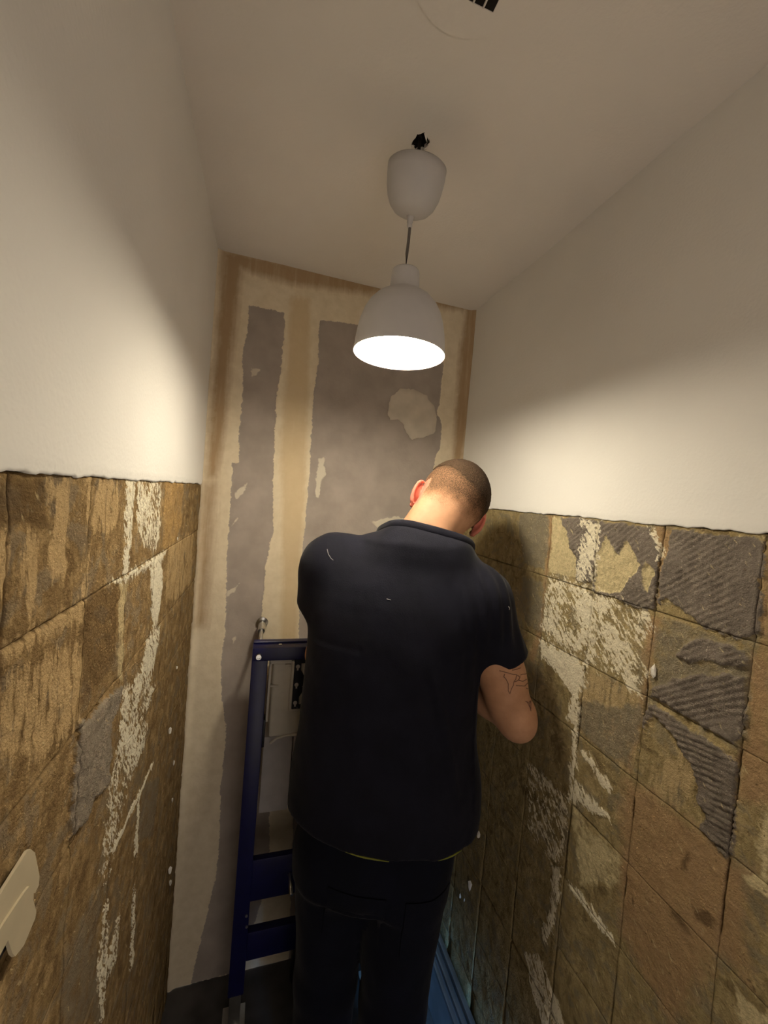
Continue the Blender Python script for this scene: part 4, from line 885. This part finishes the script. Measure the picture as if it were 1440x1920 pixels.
def shirt():
    f = Field((0.03, 0.62, 0.84), (0.70, 1.20, 1.70), 0.0058)
    f.loft([(.85, .334, .918, .232, .148), (.98, .339, .920, .240, .152), (1.05, .339, .920, .236, .150), (1.15, .334, .920, .217, .147), (1.28, .332, .921, .213, .145), (1.40, .333, .922, .216, .145), (1.48, .337, .922, .207, .135), (1.55, .348, .920, .165, .112), (1.605, .370, .914, .098, .084)], .03, TW)
    f.cone((.312, .950, 1.562), LSH, .064, .079, .05); f.cone((.425, .880, 1.550), RSH, .062, .073, .05)
    f.cone((.338, .925, 1.580), (.380, .912, 1.588), .070, .072, .05)
    f.cone((.340, .892, 1.602), (.432, .868, 1.586), .064, .062, .04)
    f.cone(LSH + (.03, -.01, -.06), LSH, .092, .078, .05); f.cone(RSH + (-.04, .02, -.06), RSH, .088, .071, .05)
    f.cone(LSH, (.161, 1.014, 1.418), .079, .067, .03, cut=True)
    f.cone(RSH, (.572, .802, 1.352), .074, .061, .03, cut=True)
    # neckline: opening tilted with the neck
    nn = nrm(HU * .55 + np.array((.10, .25, 1)) * .45); nc = np.array((.379, .905, 1.632))
    f.plane_cut(nn, nn @ nc)
    # hem, dropping towards the front
    X, Y, Z = np.meshgrid(*[f.lo[i] + f.h * np.arange(f.n[i]) for i in range(3)], indexing='ij')
    f.F = np.maximum(f.F, (hem_z(X, Y) - Z).astype(np.float32))
    V, Q = f.mesh(); V = smooth_verts(V, Q, 2, .5); N = normals(V, Q)
    x, y, z = V.T
    body = sstep(1.60, 1.45, z) * (x < .53) * 1.0
    fold = (fbm(x * 11 + z * 1.5, z * 1.6, y * 6, 41, 3) - .5) * .016 * sstep(1.5, 1.25, z)
    fold += np.exp(-(((x - .385) - (1.30 - z) * .28) / .012) ** 2) * .006 * sstep(1.40, 1.30, z) * sstep(1.02, 1.12, z) * (y < .88)
    # pulls round the right shoulder
    fold += np.sin((x * .95 + z * .12) * 2 * math.pi / .030 + 2 * fbm(x * 8, z * 8, None, 5)) * .0024 * sstep(.39, .46, x) * sstep(1.30, 1.42, z) * sstep(1.60, 1.54, z)
    fold += (fbm(x * 25, z * 14, y * 14, 47, 3) - .5) * .005
    fold = fold * np.where(x > .50, sstep(1.36, 1.44, z), 1) * np.where((x < .22) & (z > 1.38), sstep(1.42, 1.47, z), 1)
    V = V + N * fold[:, None]
    o = link('tshirt', mesh_fast('tshirt', V, Q), M['shirt'], person)
    # ribbed collar round the neckline
    hitt = BVHTree.FromPolygons(V.tolist(), Q.tolist())
    e1 = nrm(np.cross(nn, (0, 1, 0))); e2 = np.cross(nn, e1); pts = []
    for a in np.linspace(0, 2 * math.pi, 48, endpoint=False):
        d = e1 * math.cos(a) + e2 * math.sin(a)
        q = hitt.ray_cast(Vector(nc - nn * .003 + d * .3), Vector(-d))[0]
        pts.append(Vector(q) if q else Vector(nc + d * .09))
    pts = [(pts[i - 1] + pts[i] * 2 + pts[(i + 1) % 48]) / 4 for i in range(48)]
    bm = bmesh.new(); add_tube(bm, [p + Vector(nn) * .004 for p in pts], .0105, 10, flat=.5, up=tuple(nn), closed=True)
    bm_obj('collar', bm, M['shirt'], o, smooth=True)
    bm = bmesh.new(); add_tube(bm, [p - Vector(nn) * .009 + (p - Vector(nc)).normalized() * .0030 for p in pts], .0013, 6, up=tuple(nn), closed=True); bm_obj('collar_seam', bm, M['shirt'], o, smooth=True)
    # lint threads on the back
    for path in ([(.150, 1.585), (.152, 1.575), (.158, 1.566), (.163, 1.563)], [(.268, 1.50), (.276, 1.499)], [(.535, 1.50), (.538, 1.497), (.537, 1.493)]):
        pp = []
        for px, pz in path:
            h = hitt.ray_cast(Vector((px, .5, pz)), Vector((0, 1, 0)))
            if h[0]: pp.append(h[0] + h[1] * .001)
        if len(pp) > 1:
            bm = bmesh.new(); add_tube(bm, pp, .0006, 5, up=(0, 1, 0)); bm_obj('lint_thread', bm, M['lint'], o, smooth=True)
    return V, Q
SV, SQ = shirt()

def trousers():
    f = Field((0.05, 0.66, 0.05), (0.62, 1.14, 1.06), 0.0072)
    f.loft([(.78, .318, .912, .185, .122), (.88, .326, .914, .197, .130), (1.00, .332, .916, .182, .122)], .04, TW)
    f.chain([(.238, .950, .84), (.234, .955, .48), (.232, .95, .10)], [.106, .078, .074], .02)
    f.chain([(.392, .868, .84), (.388, .860, .48), (.380, .855, .10)], [.106, .080, .074], .02)
    f.plane_cut((0, 0, -1), -.075)
    V, Q = f.mesh(); V = smooth_verts(V, Q, 2); N = normals(V, Q); x, y, z = V.T
    V = V + N * ((fbm(x * 12, z * 5, y * 10, 61, 3) - .5) * .014)[:, None]
    o = link('trousers', mesh_fast('trousers', V, Q), M['trouser'], person)
    t = BVHTree.FromPolygons(V.tolist(), Q.tolist())
    # back pockets
    for cx in (.255, .415):
        bm = bmesh.new(); g = []
        for i in range(7):
            row = []
            for j in range(8):
                px = cx - .06 + .12 * i / 6; pz = .70 + .14 * j / 7; h = t.ray_cast(Vector((px, .5, pz)), Vector((0, 1, 0)))[0]
                row.append(bm.verts.new((px, (h.y if h else .76) - .003, pz)))
            g.append(row)
        for i in range(6):
            for j in range(7): bm.faces.new((g[i][j], g[i + 1][j], g[i + 1][j + 1], g[i][j + 1]))
        bm_obj('back_pocket', bm, M['trouser'], o, smooth=True)
    return t
trousers()

# lime edge of an under-layer that peeps out below the hem
def piping():
    t = BVHTree.FromPolygons(SV.tolist(), SQ.tolist())
    for i, (a0, a1) in enumerate(((-2.45, -1.75), (-1.15, -.85))):
        pts = []
        for a in np.linspace(a0, a1, 16):
            d = Vector((math.cos(a), math.sin(a), 0)); c = Vector((.336, .918, 0)); yy = .918 + .19 * math.sin(a)
            z = float(hem_z(.336 + .22 * math.cos(a), yy))
            h = t.ray_cast(c + Vector((0, 0, z + .014)) + d * .5, -d)[0]
            if h: pts.append(Vector((h.x, h.y, float(hem_z(h.x, h.y)) - .003)) - d * .004)
        bm = bmesh.new(); add_tube(bm, pts, [.0008 + .0013 * math.sin(math.pi * k / (len(pts) - 1)) for k in range(len(pts))], 8); tag(bm_obj('lime_edging', bm, M['lime'], person, smooth=True), 'thin lime yellow edge under shirt hem')
piping()

def boots():
    for cx, cy in ((.234, .945), (.382, .855)):
        f = Field((cx - .09, cy - .13, 0.0), (cx + .09, cy + .25, .19), .0065)
        f.cone((cx, cy, .15), (cx, cy, .07), .055, .055, .02); f.cone((cx, cy - .03, .055), (cx, cy + .07, .055), .046, .044, .03); f.cone((cx, cy + .07, .05), (cx, cy + .155, .045), .046, .042, .03)
        f.plane_cut((0, 0, -1), -.024); f.plane_cut((0, 0, 1), .165)
        V, Q = f.mesh(); V = smooth_verts(V, Q, 2); b = link('boot', mesh_fast('boot', V, Q), M['boot'], person)
        bm = bmesh.new(); P = []
        for k in range(28):
            a = 2 * math.pi * k / 28; w = .047 + .006 * math.sin(a) * 1; P.append((cx + w * math.cos(a), cy + .062 + .142 * math.sin(a)))
        add_prism(bm, P, lambda x, y: (x, y, .003), (0, 0, .024)); bm_obj('sole', bm, M['black'], b)
        for k in range(4):
            bm = bmesh.new(); z = .088 + .018 * k; yy = cy + .075 - .012 * k; add_tube(bm, [(cx - .03, yy - .012, z), (cx, yy, z + .004), (cx + .03, yy - .012, z)], .003, 6); bm_obj('lace', bm, M['trouser'], b, smooth=True)
boots()

# tattoos on the back of the right upper arm
TATTOO = [[(0.514,0.735,1.364),(0.518,0.735,1.363),(0.522,0.735,1.362),(0.526,0.735,1.361),(0.529,0.735,1.36),(0.533,0.735,1.359),(0.536,0.735,1.358),(0.54,0.735,1.357),(0.543,0.735,1.356),(0.547,0.735,1.355),(0.551,0.735,1.354),(0.555,0.735,1.354),(0.559,0.735,1.353),(0.559,0.735,1.35),(0.558,0.735,1.347),(0.558,0.735,1.344),(0.557,0.735,1.342),(0.555,0.735,1.34),(0.554,0.735,1.338),(0.553,0.735,1.335),(0.553,0.735,1.332),(0.553,0.735,1.329),(0.551,0.735,1.327),(0.55,0.735,1.324),(0.549,0.735,1.322),(0.548,0.735,1.318),(0.547,0.735,1.314),(0.546,0.735,1.31),(0.544,0.735,1.313),(0.543,0.735,1.315),(0.541,0.735,1.318),(0.541,0.735,1.323),(0.54,0.735,1.328),(0.54,0.735,1.333),(0.538,0.735,1.336),(0.536,0.735,1.339),(0.534,0.735,1.342),(0.532,0.735,1.345),(0.529,0.735,1.348),(0.526,0.735,1.35),(0.527,0.735,1.352),(0.527,0.735,1.354),(0.528,0.735,1.356)],[(0.56,0.735,1.329),(0.563,0.735,1.328),(0.567,0.735,1.328),(0.57,0.735,1.327),(0.574,0.735,1.327),(0.579,0.735,1.326),(0.583,0.735,1.326),(0.585,0.735,1.328),(0.587,0.735,1.33),(0.589,0.735,1.332),(0.59,0.735,1.334),(0.591,0.735,1.337),(0.592,0.735,1.339),(0.592,0.735,1.342),(0.592,0.735,1.345),(0.593,0.735,1.348),(0.59,0.735,1.351),(0.588,0.735,1.353),(0.586,0.735,1.356)],[(0.565,0.735,1.341),(0.569,0.735,1.339),(0.573,0.735,1.338),(0.576,0.735,1.337),(0.58,0.735,1.338),(0.583,0.735,1.34),(0.586,0.735,1.341)],[(0.569,0.735,1.352),(0.573,0.735,1.353),(0.577,0.735,1.353),(0.581,0.735,1.353),(0.584,0.735,1.355),(0.587,0.735,1.357),(0.59,0.735,1.359)],[(0.561,0.735,1.351),(0.563,0.735,1.35),(0.566,0.735,1.349),(0.568,0.735,1.348),(0.567,0.735,1.345),(0.566,0.735,1.343),(0.565,0.735,1.341),(0.562,0.735,1.339),(0.559,0.735,1.338),(0.556,0.735,1.337)],[(0.546,0.735,1.364),(0.55,0.735,1.364),(0.554,0.735,1.365),(0.558,0.735,1.365),(0.561,0.735,1.366),(0.564,0.735,1.367),(0.568,0.735,1.368)],[(0.589,0.735,1.291),(0.592,0.735,1.289),(0.594,0.735,1.287),(0.596,0.735,1.285),(0.598,0.735,1.282),(0.6,0.735,1.278),(0.603,0.735,1.274),(0.604,0.735,1.272),(0.605,0.735,1.269),(0.606,0.735,1.266),(0.605,0.735,1.27),(0.605,0.735,1.273),(0.604,0.735,1.277),(0.604,0.735,1.282),(0.603,0.735,1.287),(0.603,0.735,1.293),(0.602,0.735,1.29),(0.601,0.735,1.288),(0.6,0.735,1.285),(0.598,0.735,1.286),(0.596,0.735,1.287),(0.594,0.735,1.289)],[(0.599,0.735,1.291),(0.6,0.735,1.287),(0.6,0.735,1.283),(0.601,0.735,1.279),(0.603,0.735,1.275),(0.604,0.735,1.271),(0.605,0.735,1.268)],[(0.587,0.735,1.321),(0.589,0.735,1.32),(0.592,0.735,1.319),(0.594,0.735,1.318),(0.596,0.735,1.314),(0.597,0.735,1.311),(0.599,0.735,1.308)]]
def tattoo():
    for path in TATTOO:
        pp = []
        for x, y, z in path:
            o = Vector((0, 0, CAMZ)); d = (Vector((x, y, z)) - o).normalized(); h = bvh.ray_cast(o, d)
            if h[0] is not None and (h[0] - Vector((x, y, z))).length < .12: pp.append(h[0] + h[1] * .0004)
        if len(pp) > 1:
            bm = bmesh.new(); add_tube(bm, pp, .0008, 6, up=(0, 1, 0)); tag(bm_obj('tattoo_line', bm, M['ink'], person, smooth=True), 'dark tattoo line on upper arm')
tattoo()
